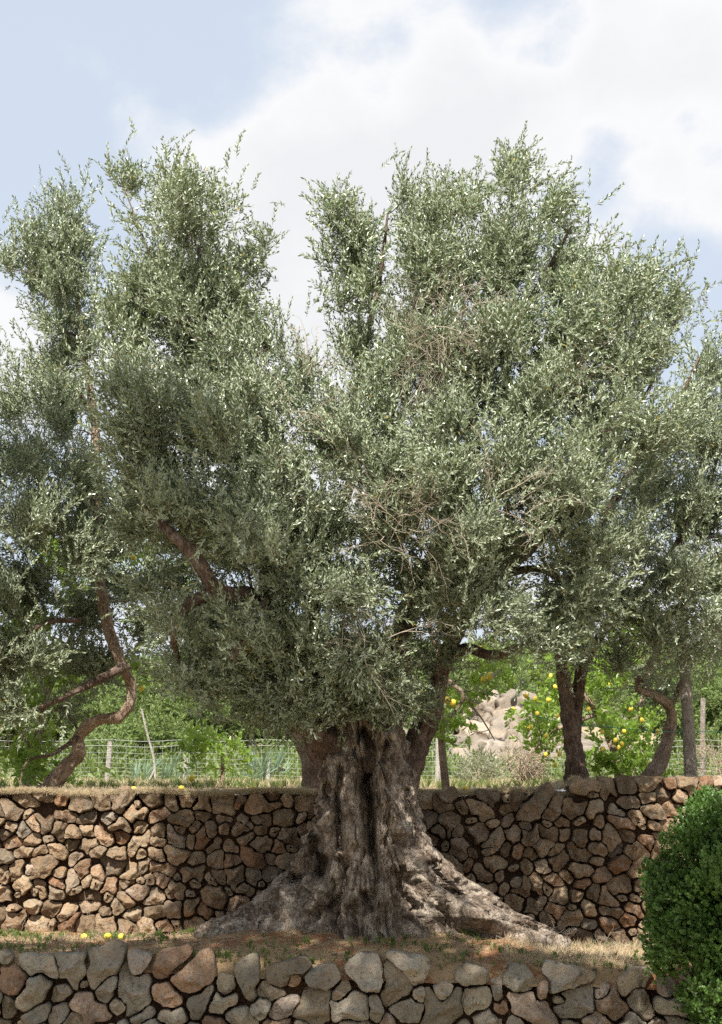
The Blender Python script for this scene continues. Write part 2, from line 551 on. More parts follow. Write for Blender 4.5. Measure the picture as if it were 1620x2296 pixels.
def make_twig(name, mat, stem_mat, length, pairs, L, W, spread=0.75, curve=0.2, shape='olive', seed=0, alt=False, droop=0.0, stem_r=0.0016):
    r = random.Random(seed)
    V, F, T, MI = [], [], [], []
    axis = []
    bend = np.array((r.uniform(-1, 1), r.uniform(-1, 1), 0)) * curve
    for i in range(8):
        s = i / 7
        axis.append(np.array((0, 0, 1.0)) * length * s + bend * length * s * s + np.array((0, 0, -droop)) * length * s * s)
    axis = np.array(axis)
    # stem: three-sided
    k = len(V)
    for i, p in enumerate(axis):
        rr = stem_r * (1.2 - i / 7)
        for a in range(3):
            V.append(p + np.array((math.cos(a * 2.094), math.sin(a * 2.094), 0)) * rr)
    for i in range(7):
        for a in range(3):
            F.append((k + i * 3 + a, k + i * 3 + (a + 1) % 3, k + i * 3 + 3 + (a + 1) % 3, k + i * 3 + 3 + a)); T.append(0.5); MI.append(1)
    for j in range(pairs):
        s = 0.08 + 0.92 * (j + 0.5 * r.random()) / pairs
        fi = s * 7; i0 = min(6, int(fi)); p = axis[i0] * (1 - (fi - i0)) + axis[i0 + 1] * (fi - i0)
        tdir = axis[i0 + 1] - axis[i0]; tdir = tdir / np.linalg.norm(tdir)
        phi = (j * 1.5708 if not alt else j * 2.4) + r.uniform(-0.4, 0.4)
        for q in ((0, math.pi) if not alt else (0,)):
            a = phi + q
            out = np.array((math.cos(a), math.sin(a), 0))
            sp = spread * r.uniform(0.7, 1.25) * (1 - 0.45 * s)
            d = tdir * math.cos(sp) + out * math.sin(sp)
            d = d / np.linalg.norm(d)
            side = np.cross(d, out + np.array((0, 0, 1e-3))); side = np.cross(tdir, out); 
            side = side / np.linalg.norm(side)
            tw = r.uniform(-1.2, 1.2)
            up = np.cross(side, d)
            side = side * math.cos(tw) + up * math.sin(tw)
            l = L * r.uniform(0.7, 1.15) * (1 - 0.25 * s)
            v, f = leaf_geom(p, d, side, l, W * r.uniform(0.85, 1.15), r.uniform(-0.1, 0.25), shape)
            k = len(V); V += v
            tint = r.random()
            for ff in f: F.append(tuple(k + x for x in ff)); T.append(tint); MI.append(0)
    me = bpy.data.meshes.new(name)
    me.from_pydata([tuple(x) for x in V], [], F)
    me.materials.append(mat); me.materials.append(stem_mat)
    me.polygons.foreach_set('material_index', MI)
    a = me.attributes.new('tint', 'FLOAT', 'FACE'); a.data.foreach_set('value', T)
    return bpy.data.objects.new(name, me)


OLIVE_TW = [make_twig('olive_twig', M_OLIVE, M_TWIGG, 0.15 + 0.025 * k, 6 + k, 0.056, 0.0138, 0.9, 0.5, seed=k) for k in range(7)]
CITRUS_TW = [make_twig('citrus_twig', M_CITRUS, M_TWIGG, 0.16, 8, 0.085, 0.042, 1.0, 0.3, 'citrus', seed=20 + k, alt=True) for k in range(3)]
SHRUB_TW = [make_twig('shrub_twig', M_BUSHL, M_TWIGG, 0.06, 5, 0.030, 0.019, 0.9, 0.3, 'citrus', seed=30 + k) for k in range(4)]
SCRUB_TW = [make_twig('scrub_twig', M_SCRUB, M_TWIGG, 0.35, 9, 0.12, 0.045, 0.9, 0.3, 'citrus', seed=40 + k) for k in range(3)]
GREY_TW = [make_twig('grey_twig', M_GREY, M_TWIG, 0.22, 9, 0.05, 0.012, 0.7, 0.3, seed=50 + k) for k in range(3)]
BROWN_TW = [make_twig('brown_twig', M_BROWNL, M_TWIG, 0.22, 6, 0.03, 0.010, 0.8, 0.4, seed=55 + k, stem_r=0.004) for k in range(3)]
BLADES = [make_twig('blue_blades', M_BLUE, M_BLUE, 0.08, 12, 0.55, 0.016, 0.30, 0.2, seed=60 + k, alt=True) for k in range(3)]
GRASS_TW = [make_twig('grass_tuft', M_GRASS, M_GRASS, 0.015, 12, 0.075, 0.004, 0.6, 0.2, seed=70 + k, alt=True) for k in range(4)]
WEED_TW = [make_twig('weed', M_GRASS, M_GRASS, 0.05, 6, 0.035, 0.016, 1.1, 0.4, 'citrus', seed=80 + k) for k in range(3)]
STRAW_TW = [make_twig('straw_tuft', M_STRAW, M_STRAW, 0.02, 9, 0.10, 0.0035, 1.15, 0.2, seed=90 + k, alt=True) for k in range(4)]
LITTER_TW = [make_twig('litter', M_BROWNL, M_TWIG, 0.04, 2, 0.05, 0.011, 1.0, 0.3, seed=100 + k, alt=True) for k in range(4)]


def make_bare(name, seed):
    r = random.Random(seed)
    A = Acc()
    def grow(p, d, L, rad, lvl):
        pts = [p]
        for i in range(4):
            d = d + np.array([r.uniform(-.35, .35) for _ in range(3)]); d = d / np.linalg.norm(d)
            pts.append(pts[-1] + d * L / 4)
        V, F, _ = tube(pts, np.linspace(rad, rad * .5, 5), n=5, seg=3)
        A.add(V, F)
        if lvl:
            for k in range(4):
                q = pts[1 + k % 4]
                dd = d + np.array([r.uniform(-1, 1) for _ in range(3)]); grow(q, dd / np.linalg.norm(dd), L * .55, rad * .6, lvl - 1)
    grow(np.zeros(3), np.array((0, 0, 1.0)), 0.42, 0.0042, 2)
    o = A.build(name, M_TWIG, link=False)
    return o


BARE_TW = [make_bare('bare_twigs', 200 + k) for k in range(4)]


def unit(n):
    v = rng.normal(size=(n, 3))
    return v / np.linalg.norm(v, axis=1)[:, None]


def lobe_clumps(lobes, spacing=0.42, gap=0.0):
    """lobes: (x, y, rx, ry, D, depth) in picture units and metres -> clump centres, radii"""
    C, Rr = [], []
    for lb in lobes:
        x, y, rx, ry, D = lb[:5]
        y += max(0, 700 - y) * 0.10
        dd = lb[5] if len(lb) > 5 else 0.9
        mpp = D / FPX
        n = max(2, int(rx * ry * 3.14 * mpp * mpp * max(1.0, dd * 1.3) / (spacing ** 2) * 1.15 + rng.random()))
        for _ in range(n):
            while True:
                a, b, c = rng.uniform(-1, 1, 3)
                if a * a + b * b + c * c < 1: break
            e_ = rng.uniform(1.0, 1.28); a *= e_; b *= e_
            rc = rng.uniform(0.20, 0.38) * min(1.0, 0.35 + 0.65 * min(rx, ry) * mpp / 0.3)
            k = 1 - min(0.8, (rc * 0.7 + 0.13) / max(0.05, min(rx, ry) * mpp))
            k = max(k, 0.25)
            C.append(P(x + a * rx * k, y + b * ry * k, D + c * dd)); Rr.append(rc)
    return np.array(C), np.array(Rr)


def clump_twigs(C, Rr, per=42, up=0.45, out=0.9, center=None, flat=0.8, dens=300, sc=(0.75, 1.15), wild=0.5, holes=0.0, spray=False):
    pts, dirs = [], []
    for c, r in zip(C, Rr):
        n = max(4, int(per * (r / 0.33) ** 2))
        u = unit(n)
        u[:, 2] *= flat
        o = u.copy()
        if spray:
            ax_ = rng.normal(size=3) * 0.5 + np.array((0, 0, 0.75))
            if center is not None: ax_ = ax_ + 0.8 * (c - center) / (np.linalg.norm(c - center) + .01)
            ax_ /= np.linalg.norm(ax_)
            q = u * (r * np.minimum(1.5, np.abs(rng.normal(size=n)) * 0.62))[:, None] * 0.95
            al = q @ ax_
            q = q + ax_ * (al * 1.15)[:, None]
            p = c + q
            o = o * 0.7 + ax_ * 0.55
        else:
            p = c + u * (r * rng.random(n) ** 0.45)[:, None]
        if center is not None:
            g = c - center; g = g / (np.linalg.norm(g) + 1e-6)
            o = o * 0.8 + g * 0.45
        sh_ = rng.normal(size=3) * 0.55 + np.array((0, 0, 0.25))
        d = o * out * 0.75 + sh_ + np.array((0, 0, up)) + rng.normal(size=(n, 3)) * wild * 0.7
        pts.append(p); dirs.append(d)
    pts, dirs = np.vstack(pts), np.vstack(dirs)
    if holes:
        k_ = fbm(pts * np.array([1.7, 1.7, 2.0]) + 5, 3) > -holes
        pts, dirs = pts[k_], dirs[k_]
    n = len(pts)
    return pts, dirs, rng.uniform(0, 6.28, n), rng.uniform(sc[0], sc[1], n)


def skeleton_points(limbs):
    pts = []
    for Pt, rad in limbs:
        c = catmull(np.hstack([Pt, np.array(rad)[:, None]]), max(6, len(Pt) * 6))
        pts.append(c)
    return np.vstack(pts)


def branch_out(C, limbs, mat, parent, name='branches', frac=1.0, thin=1.0):
    """secondary branches running from the limbs to the leaf clumps, clumps nearest the limbs first"""
    S = skeleton_points(limbs)
    S = S[:, :4]
    S = S[S[:, 3] < 0.2]
    left = list(range(len(C)))
    d0 = [np.min(np.linalg.norm(S[:, :3] - C[i], axis=1)) for i in left]
    order = np.argsort(d0)
    A = Acc()
    for i in order:
        if rng.random() > frac: continue
        c = C[i]
        v = S[:, :3] - c
        dist = np.linalg.norm(v, axis=1) + np.maximum(0, v[:, 2]) * 0.6
        j = int(np.argmin(dist))
        p0 = S[j, :3]; r0 = min(S[j, 3] * 0.6, 0.028 * thin)
        L = np.linalg.norm(c - p0)
        if L < 0.12: continue
        r0 = max(0.006, min(r0, 0.006 + L * 0.02)) 
        k = max(3, int(L / 0.25) + 2)
        s = np.linspace(0, 1, k)[:, None]
        pts = p0 * (1 - s) + c * s
        amp = 0.10 * L
        pts[1:-1] += rng.normal(size=(k - 2, 3)) * amp * 0.5 
        pts += np.array((0, 0, -1)) * (np.sin(s * np.pi) * L * rng.uniform(-0.12, 0.14))
        rad = np.linspace(r0, 0.004, k)
        V, F, _ = tube(pts, rad, n=max(5, k * 3), seg=5)
        A.add(V, F)
        cc = catmull(np.hstack([pts, rad[:, None]]), max(4, k * 2))
        S = np.vstack([S, cc[1:]])
    o = A.build(name, mat, parent)
    o['kind'] = 'stuff'
    return o


# ------------------------------------------------------------------ ground
def gz(x, y=14.4):
    x = np.clip(np.asarray(x, float), -4.5, 5)
    f = np.clip((np.asarray(y, float) - 12.2) / 2.2, 0, 1)
    return (1 - f) * (-0.02 - 0.03 * x) + f * (-0.09 - 0.019 * x)


def grid_obj(name, x0, x1, y0, y1, nx, ny, zf, mat):
    X, Y = np.meshgrid(np.linspace(x0, x1, nx), np.linspace(y0, y1, ny))
    Z = zf(X, Y)
    V = np.stack([X, Y, Z], -1).reshape(-1, 3)
    i = np.arange(ny - 1)[:, None] * nx + np.arange(nx - 1)[None]
    F = np.stack([i, i + 1, i + nx + 1, i + nx], -1).reshape(-1, 4)
    o = mesh_obj(name, V, F, mat)
    o['kind'] = 'structure'
    return o


def zn(X, Y, s, a, seed=0):
    return fbm(np.stack([X * s, Y * s, np.full_like(X, seed)], -1), 4) * a


Y_LOW, Y_UP, Z_UP = 12.05, 14.45, 1.33
grid_obj('lower_ground', -60, 60, -60, 12.4, 60, 40, lambda X, Y: -1.15 + zn(X, Y, 0.5, 0.03), M_DRY)
mid_z = lambda X, Y: (gz(X, Y) + zn(X, Y, 1.3, 0.03, 3) + zn(X, Y, 5.0, 0.012, 4) - 0.13 * np.clip((12.26 - Y) / 0.16, 0, 1) ** 1.3
                      + 0.19 * np.clip((Y - 12.3) / 0.9, 0, 1) * np.exp(-((X - 0.1) / 1.5) ** 4) * np.clip((14.8 - Y) / 0.8, 0, 1))
grid_obj('middle_terrace', -30, 30, Y_LOW + 0.03, Y_UP + 0.3, 700, 80, mid_z, M_SOIL)


def up_z(X, Y):
    far = np.clip((Y - 22) / 18, 0, 1)
    return Z_UP - 0.02 + zn(X, Y, 0.9, 0.03, 5) + 0.12 * np.clip((X - 2.0) / 0.2, 0, 1) * np.clip(1 - (Y - 16) / 3, 0, 1) + far * far * 0.6


grid_obj('upper_terrace', -45, 45, Y_UP + 0.12, 42, 220, 160, up_z, M_DRY)


def hill_z(X, Y):
    s = np.clip((Y - 40) / 90, 0, 1)
    return 1.9 + s * (7.0 + 2.2 * np.sin(X * 0.03 + 1) + X * 0.01) + zn(X, Y, 0.06, 1.4, 9) * s + np.clip((Y - 130) / 400, 0, 1) * 3


grid_obj('hillside', -420, 420, 40, 700, 160, 120, hill_z, M_HILL)


# ------------------------------------------------------------------ dry stone walls
def stone_mesh(cx, cz, prof, th, y0, batter, bulge, seed, depth=0.26, rings=11):
    """one stone: outline prof (radius per angle) round (cx, cz); bulges toward the viewer from plane y0"""
    r = np.random.default_rng(seed)
    K = len(th)
    ts = np.concatenate([[0.0], np.linspace(0.16, 1, rings) ** 0.85])
    cs, sn = np.cos(th), np.sin(th)
    size = prof.mean()
    nf = r.integers(4, 8)
    fa = r.uniform(0, 6.28, nf); fs = r.uniform(0.3, 1.6, nf); fb = r.uniform(0.45, 1.0, nf)
    ga, gs = r.uniform(0, 6.28), r.uniform(0.0, 0.40)
    H = bulge * r.uniform(0.85, 1.45)
    V = []
    for t_ in ts[1:]:
        x = cs * prof * t_; z = sn * prof * t_
        h = H * (1 - t_ ** 3.3) ** 0.55
        for a, s, b in zip(fa, fs, fb):
            h = np.minimum(h, H * b - s * (x * math.cos(a) + z * math.sin(a)) + 0 * h)
        h = h - gs * (x * math.cos(ga) + z * math.sin(ga)) * (1 - t_ ** 4)
        h = np.where(h < 0.0, h * 0.3, h)
        V.append(np.stack([cx + x, np.full(K, y0) - h, cz + z], 1))
    for q, (sh, bk) in enumerate(((1.0, 0.3), (0.93, 1.0))):
        V.append(np.stack([cx + cs * prof * sh, np.full(K, y0 + depth * bk), cz + sn * prof * sh], 1))
    V = np.vstack(V)
    hc = H * min(1.0, float(np.min(fb)))
    V = np.vstack([V, [[cx, y0 - hc, cz]], [[cx, y0 + depth, cz]]])
    V[:, 1] += batter * (V[:, 2])
    dsp = fbm(V * 6 + seed * 1.7, 3)[:, None] * 0.018 + (ridged(V * 13 + seed, 3)[:, None] - .4) * 0.009
    dirv = V - np.array([[cx, y0 + 0.1 + batter * cz, cz]]); dirv /= np.linalg.norm(dirv, axis=1)[:, None] + 1e-6
    V = V + dirv * dsp * min(1.2, size / 0.09)
    nr = rings + 2
    F = []
    cI = nr * K
    for k in range(K):
        F.append((cI, (k + 1) % K, k))
    for i in range(nr - 1):
        for k in range(K):
            a, b = i * K + k, i * K + (k + 1) % K
            F.append((a, b, b + K, a + K))
    for k in range(K):
        F.append(((nr - 1) * K + k, (nr - 1) * K + (k + 1) % K, cI + 1))
    return V, F


def wall_stones(x0, x1, zb, zt, hrow, wrow, seed, aspect=1.5, jit=0.05):
    """seeds laid in rough courses; returns seeds with metric, ghosts above and below bound the shapes"""
    r = np.random.default_rng(seed)
    S = []
    z_off = -0.05
    zmax = 1.6 if True else 0
    rows = []
    z = 0.0
    while z < 2.4:
        h = r.uniform(*hrow); rows.append((z + h / 2, h)); z += h
    for zc, h in rows:
        x = x0 + r.uniform(-0.1, 0)
        while x < x1:
            wd = r.uniform(*wrow) * (h / np.mean(hrow)) ** 0.5
            xc = x + wd / 2
            zz = zb(xc) + zc + r.uniform(-jit, jit)
            big = r.uniform(0.75, 1.35) if r.random() > 0.24 else r.uniform(0.42, 0.66)
            S.append((xc, zz, big, r.normal(0, 0.75) if r.random() < 0.7 else r.uniform(-1.57, 1.57), r.uniform(1.0, aspect)))
            x += wd
    S = np.array(S)
    top = np.array([zt(a) for a in S[:, 0]])
    near = S[:, 1] < top - 0.035
    S = S[near]; real = np.ones(len(S), bool)
    # floor ghosts
    g = np.arange(x0, x1, 0.12)
    G = np.stack([g, np.array([zb(a) for a in g]) - 0.07, np.full_like(g, 0.6), g * 0, g * 0 + 1], 1)
    real = np.concatenate([real, np.zeros(len(G), bool)])
    return np.vstack([S, G]), real


def build_stones(S, real, y0f, batter, bulge, seed, zt, K=40, gapm=0.005, maxr=0.30):
    rr_ = np.random.default_rng(seed)
    th = np.linspace(0, 2 * np.pi, K, endpoint=False)
    M = []
    for x, z, b, a, asp in S:
        c, s = math.cos(a), math.sin(a)
        Rm = np.array([[c, s], [-s, c]])
        M.append(np.diag([1 / (b * math.sqrt(asp)), math.sqrt(asp) / b]) @ Rm)
    M = np.array(M)
    rs = np.arange(0.02, maxr, 0.005)
    out = []
    for i in range(len(S)):
        if not real[i]: continue
        c = S[i, :2]
        nb = [j for j in np.where(np.hypot(*(S[:, :2] - c).T) < maxr * 2)[0] if j != i]
        D = np.stack([np.cos(th), np.sin(th)], 1)
        pts = c + rs[None, :, None] * D[:, None]
        di = np.linalg.norm((pts - c) @ M[i].T, axis=-1)
        other = np.full(di.shape, 1e9)
        for j in nb:
            other = np.minimum(other, np.linalg.norm((pts - S[j, :2]) @ M[j].T, axis=-1))
        cap = zt(c[0]) + rr_.uniform(-0.02, 0.055) + rr_.uniform(-.3, .3) * (pts[..., 0] - c[0])
        bad = (other < di) | (pts[..., 1] > cap)
        first = np.where(bad.any(1), bad.argmax(1), len(rs) - 1)
        prof = rs[first] - rr_.uniform(gapm * 0.8, gapm * 4.2)
        prof = np.minimum(prof, np.median(prof) * 1.9)
        nz_ = pn(np.stack([np.cos(th) * 1.3 + i * 3.1, np.sin(th) * 1.3, th * 0 + 1], 1))
        prof = prof * (1 - 0.30 * np.maximum(0, nz_ + 0.05))
        prof = np.maximum(prof, 0.025)
        sm = (np.roll(prof, 1) + 4 * prof + np.roll(prof, -1)) / 6
        prof = np.minimum(prof, sm)
        if prof.mean() < 0.03: continue
        out.append((c[0], c[1], prof, stone_mesh(c[0], c[1], prof, th, y0f(c[0]) + rr_.normal() * 0.035, batter, min(bulge, prof.mean() * 0.85), seed + i)))
    return out


def make_wall(name, label, stones, mat, fillV, fillF, maxparts, vis, base):
    root = empty(name, base, label, 'dry stone wall')
    stones = sorted(stones, key=lambda s: -vis(s))
    rest = Acc()
    n = 0
    for k, (x, z, prof, (V, F)) in enumerate(stones):
        if k < maxparts and vis(stones[k]) > 0:
            mesh_obj('stone', V, F, mat, root, loc=(x, V[:, 1].mean(), z)); n += 1
        else:
            q = [f if len(f) == 4 else (f[0], f[1], f[2], f[2]) for f in F]
            tri = np.array([f for f in F if len(f) == 4])
            rest.add(V, tri)
    if rest.n:
        o = rest.build('outlying_stones', mat, root); o['kind'] = 'stuff'
    mesh_obj('earth_fill', fillV, fillF, M_FILL, root)
    print(name, 'stones', n, 'of', len(stones))
    return root


def box(x0, x1, y0, y1, z0, z1):
    V = [(x, y, z) for z in (z0, z1) for y in (y0, y1) for x in (x0, x1)]
    F = [(0, 2, 3, 1), (4, 5, 7, 6), (0, 1, 5, 4), (2, 6, 7, 3), (0, 4, 6, 2), (1, 3, 7, 5)]
    return V, F


def strip_fill(x0, x1, yf, yb, zb, zt, batter, n=120):
    """earth core behind the stones with a top edge that follows the wall's top"""
    xs = np.linspace(x0, x1, n)
    V, F = [], []
    for x in xs:
        for y, z in ((yf(x) + batter * zb, zb), (yf(x) + batter * zt(x), zt(x)), (yb, zt(x)), (yb, zb)):
            V.append((x, y, z))
    for i in range(n - 1):
        for k in range(4):
            a, b = i * 4 + k, i * 4 + (k + 1) % 4
            F.append((a, a + 4, b + 4, b))
    return V, F


def up_top(x):
    return 1.325 + (0.15 if x > 2.12 else 0.0) + 0.02 * math.sin(x * 5.1)


up_y = lambda x: Y_UP - 0.05 * math.sin(x * 0.8) - 0.02 * x
S, real = wall_stones(-5.4, 5.4, lambda x: float(gz(x)) + 0.0, up_top, (0.085, 0.17), (0.105, 0.235), 21, aspect=2.2, jit=0.055)
st = build_stones(S, real, up_y, 0.05, 0.13, 1000, up_top)
trunk_hide = lambda x, z: -0.48 - 0.25 * max(0, 0.9 - z) < x < 0.55 + 0.5 * max(0, 0.9 - z) ** 1.5
fv, ff = strip_fill(-5.5, 5.5, lambda x: up_y(x) + 0.12, Y_UP + 0.5, -0.4, lambda x: up_top(x) - 0.03, 0.05)
make_wall('upper_stone_wall', 'tall dry stone wall of tan and rust stones behind the big olive trunk', st, M_UP, fv, ff, 298,
          lambda s: (-1 if trunk_hide(s[0], s[1]) or abs(s[0]) > 3.75 or s[0] > 3.25 and s[1] < 1.0 else s[2].mean()), (0, Y_UP, 0))

low_top = lambda x: float(gz(x, 12.2)) + 0.028 + 0.03 * math.sin(x * 3.3 + 1)
low_y = lambda x: Y_LOW + 0.03 * math.sin(x * 0.9)
S, real = wall_stones(-4.8, 4.8, lambda x: -1.2, low_top, (0.13, 0.235), (0.15, 0.32), 37, aspect=2.5, jit=0.08)
st = build_stones(S, real, low_y, 0.06, 0.17, 5000, low_top, maxr=0.40, gapm=0.006)
fv, ff = strip_fill(-5, 5, lambda x: low_y(x) + 0.13, Y_LOW + 0.4, -1.4, lambda x: float(gz(x, 12.2)) - 0.13, 0.06)
make_wall('lower_stone_wall', 'low dry stone wall of grey stones across the foot of the picture', st, M_LO, fv, ff, 290,
          lambda s: -1 if s[1] < -0.85 or abs(s[0]) > 3.5 else 1 + s[2].mean(), (0, Y_LOW, -1.1))


# ------------------------------------------------------------------ the old olive
def poly_field(Px, Pz, line, wid):
    """gaussian falloff round a polyline in the x-z plane"""
    best = np.full(Px.shape, 1e9)
    line = np.asarray(line)
    for a, b in zip(line[:-1], line[1:]):
        ab = b - a; L2 = ab.dot(ab) + 1e-9
        t_ = np.clip(((Px - a[0]) * ab[0] + (Pz - a[1]) * ab[1]) / L2, 0, 1)
        best = np.minimum(best, (Px - a[0] - t_ * ab[0]) ** 2 + (Pz - a[1] - t_ * ab[1]) ** 2)
    return np.exp(-best / (2 * wid * wid))


def zpt(zx, zy, D=13.3):
    p = P(546.5 + zx * 0.4819, 1522 + zy * 0.4819, D)
    return p[0], p[2]


TR_D = 13.55
tree = empty('ancient_olive_tree', (0.08, TR_D, -0.05), 'huge ancient olive with gnarled flaring trunk and spreading grey green crown', 'olive tree')


def build_trunk():
    ys = np.array([1520, 1600, 1650, 1700, 1750, 1800, 1850, 1900, 1950, 2000, 2040, 2070, 2100, 2130])
    xl = np.array([735, 722, 716, 716, 715, 712, 702, 676, 648, 602, 550, 475, 445, 430.])
    xr = np.array([900, 912, 915, 918, 932, 942, 952, 975, 1022, 1090, 1150, 1200, 1250, 1265.])
    zz = np.array([P(810, y, TR_D)[2] for y in ys])[::-1]
    XL = np.array([P(x, y, TR_D)[0] for x, y in zip(xl, ys)])[::-1]
    XR = np.array([P(x, y, TR_D)[0] for x, y in zip(xr, ys)])[::-1]
    nz, nt = 330, 420
    z = np.linspace(-0.22, zz[-1], nz)
    L = np.interp(z, zz, XL); Rr = np.interp(z, zz, XR)
    ker = np.ones(9) / 9
    L = np.convolve(np.pad(L, 4, 'edge'), ker, 'valid'); Rr = np.convolve(np.pad(Rr, 4, 'edge'), ker, 'valid')
    L = L + 0.05; Rr = Rr - 0.05
    ax = np.interp(z, [0, 0.5, 1.2, 2.2], [0.10, 0.08, 0.06, 0.03])
    front = np.interp(z, [-0.2, 0, 0.15, 0.4, 0.8, 1.3, 2.3], [0.72, 0.66, 0.60, 0.52, 0.45, 0.40, 0.38])
    back = np.interp(z, [-0.2, 0.4, 1.3, 2.3], [0.7, 0.6, 0.5, 0.42])
    pw = np.interp(z, [0, 0.5, 1.0, 2.2], [1.45, 1.7, 2.1, 2.2])
    th = np.linspace(0, 2 * np.pi, nt, endpoint=False)
    TH, Z = np.meshgrid(th, z)
    c, s = np.cos(TH), np.sin(TH)
    rx = np.where(c > 0, (Rr - ax)[:, None], (ax - L)[:, None])
    ry = np.where(s > 0, back[:, None], front[:, None])
    p = pw[:, None]
    r = ((np.abs(c) / rx) ** p + (np.abs(s) / ry) ** p) ** (-1 / p)
    # large flutes and root buttresses that meander downward
    low = np.clip(1 - Z / 1.0, 0, 1)
    tw = TH + 0.25 * Z + 0.35 * fbm(np.stack([c * 1.2, s * 1.2, Z * 1.1], -1), 2)
    fl = ridged(np.stack([np.cos(tw) * 1.9, np.sin(tw) * 1.9, Z * 0.35], -1), 2)
    r = r * (1 + (0.13 + 0.10 * low) * (fl - 0.85))
    X = ax[:, None] + r * c
    Y = TR_D + r * s
    # burls
    N3 = np.stack([X, Y, Z], -1)
    lump = fbm(N3 * np.array([3.0, 3.0, 2.2]), 3) * 0.085 + (ridged(N3 * np.array([5.5, 5.5, 4.0]) + 3, 3) - .4) * 0.026 + fbm(N3 * 13, 2) * 0.014 + np.maximum(0, pn(N3 * 5.5 + 9)) ** 2 * 0.12
    grain = ridged(np.stack([np.cos(tw) * 8 + lump * 6, np.sin(tw) * 8, Z * 1.5], -1), 3) * 0.030
    fine = fbm(N3 * np.array([26, 26, 14.0]), 3) * 0.012 + ridged(N3 * np.array([48, 48, 26.0]), 2) * 0.0045
    def crack(f, zf, sd, pw_):
        return np.maximum(0, 1 - 2.4 * np.abs(pn(np.stack([np.cos(tw) * f + sd, np.sin(tw) * f, Z * zf + 2 * lump], -1)))) ** pw_
    dr = lump + grain + fine - 0.10 * crack(2.6, 0.8, 3, 4) - 0.055 * crack(5.5, 1.7, 7, 3.5) - 0.026 * crack(11, 4.0, 1, 3) - 0.02
    X = X + c * dr; Y = Y + s * dr
    frontm = np.clip(-s * 3 + 0.2, 0, 1)
    push = np.zeros_like(X)
    Lz = lambda pts: [zpt(a, b) for a, b in pts]
    for line, wd, am in [
        ([(690, 260), (660, 420), (680, 560), (720, 720), (780, 860), (860, 960), (1000, 1060), (1150, 1110)], 0.10, 0.17),
        ([(770, 450), (810, 600), (850, 760), (960, 880), (1100, 960), (1300, 1080), (1450, 1130)], 0.055, 0.10),
        ([(370, 300), (370, 450), (350, 620), (300, 720), (240, 840), (130, 960), (0, 1050)], 0.06, 0.10),
        ([(430, 380), (410, 560), (400, 700), (420, 850), (360, 980), (300, 1060)], 0.05, 0.10),
        ([(520, 300), (500, 450), (500, 600), (520, 760), (540, 900), (500, 1020)], 0.06, 0.10),
        ([(640, 800), (650, 900), (640, 1020)], 0.055, 0.09),
        ([(900, 900), (980, 1000), (1060, 1080)], 0.04, 0.06),
        ([(1050, 1090), (1130, 1080)], 0.06, 0.07),
        ([(60, 1060), (180, 1040)], 0.08, 0.06)]:
        push -= 1.25 * am * poly_field(X, Z, Lz(line), wd)
    for line, wd, am in [
        ([(560, 240), (600, 330), (600, 400), (570, 470), (590, 560), (590, 680), (600, 800)], 0.022, 0.26),
        ([(575, 430), (560, 500), (590, 560)], 0.035, 0.18),
        ([(455, 420), (440, 520), (445, 640), (450, 780)], 0.018, 0.13),
        ([(610, 820), (620, 930), (610, 1010)], 0.018, 0.12),
        ([(330, 560), (320, 700), (340, 820)], 0.02, 0.10),
        ([(372, 850), (365, 905)], 0.038, 0.28), ([(225, 920), (230, 935)], 0.026, 0.22),
        ([(760, 520), (765, 575)], 0.014, 0.12), ([(880, 860), (920, 960), (1010, 1010)], 0.02, 0.08),
        ([(770, 1035), (785, 1050)], 0.03, 0.10), ([(975, 985), (990, 1000)], 0.022, 0.10),
        ([(480, 880), (470, 990), (400, 1060)], 0.02, 0.09), ([(560, 990), (600, 1060)], 0.018, 0.08),
        ([(700, 900), (740, 1000)], 0.02, 0.07), ([(780, 900), (760, 925), (775, 950), (800, 935)], 0.012, 0.05),
        ([(400, 500), (395, 540)], 0.03, 0.12), ([(665, 300), (650, 380)], 0.016, 0.10), ([(540, 250), (520, 350)], 0.02, 0.10)]:
        push += 1.35 * am * poly_field(X, Z, Lz(line), wd)
    Y = Y + push * frontm
    V = np.stack([X, Y, Z], -1).reshape(-1, 3)
    i = np.arange(nz - 1)[:, None] * nt; j = np.arange(nt)[None]; j2 = (j + 1) % nt
    F = np.stack([i + j, i + j2, i + nt + j2, i + nt + j], -1).reshape(-1, 4)
    return mesh_obj('trunk', V, F, M_BARK, tree)


build_trunk()


def limb_list(raw, thin=1.0):
    out = []
    for l in raw:
        out.append((np.array([P(x, y, D) for x, y, D, r in l]), [r * (thin if y < 1600 else 1 - (1 - thin) * min(1, max(0, (1720 - y) / 120))) for x, y, D, r in l]))
    return out


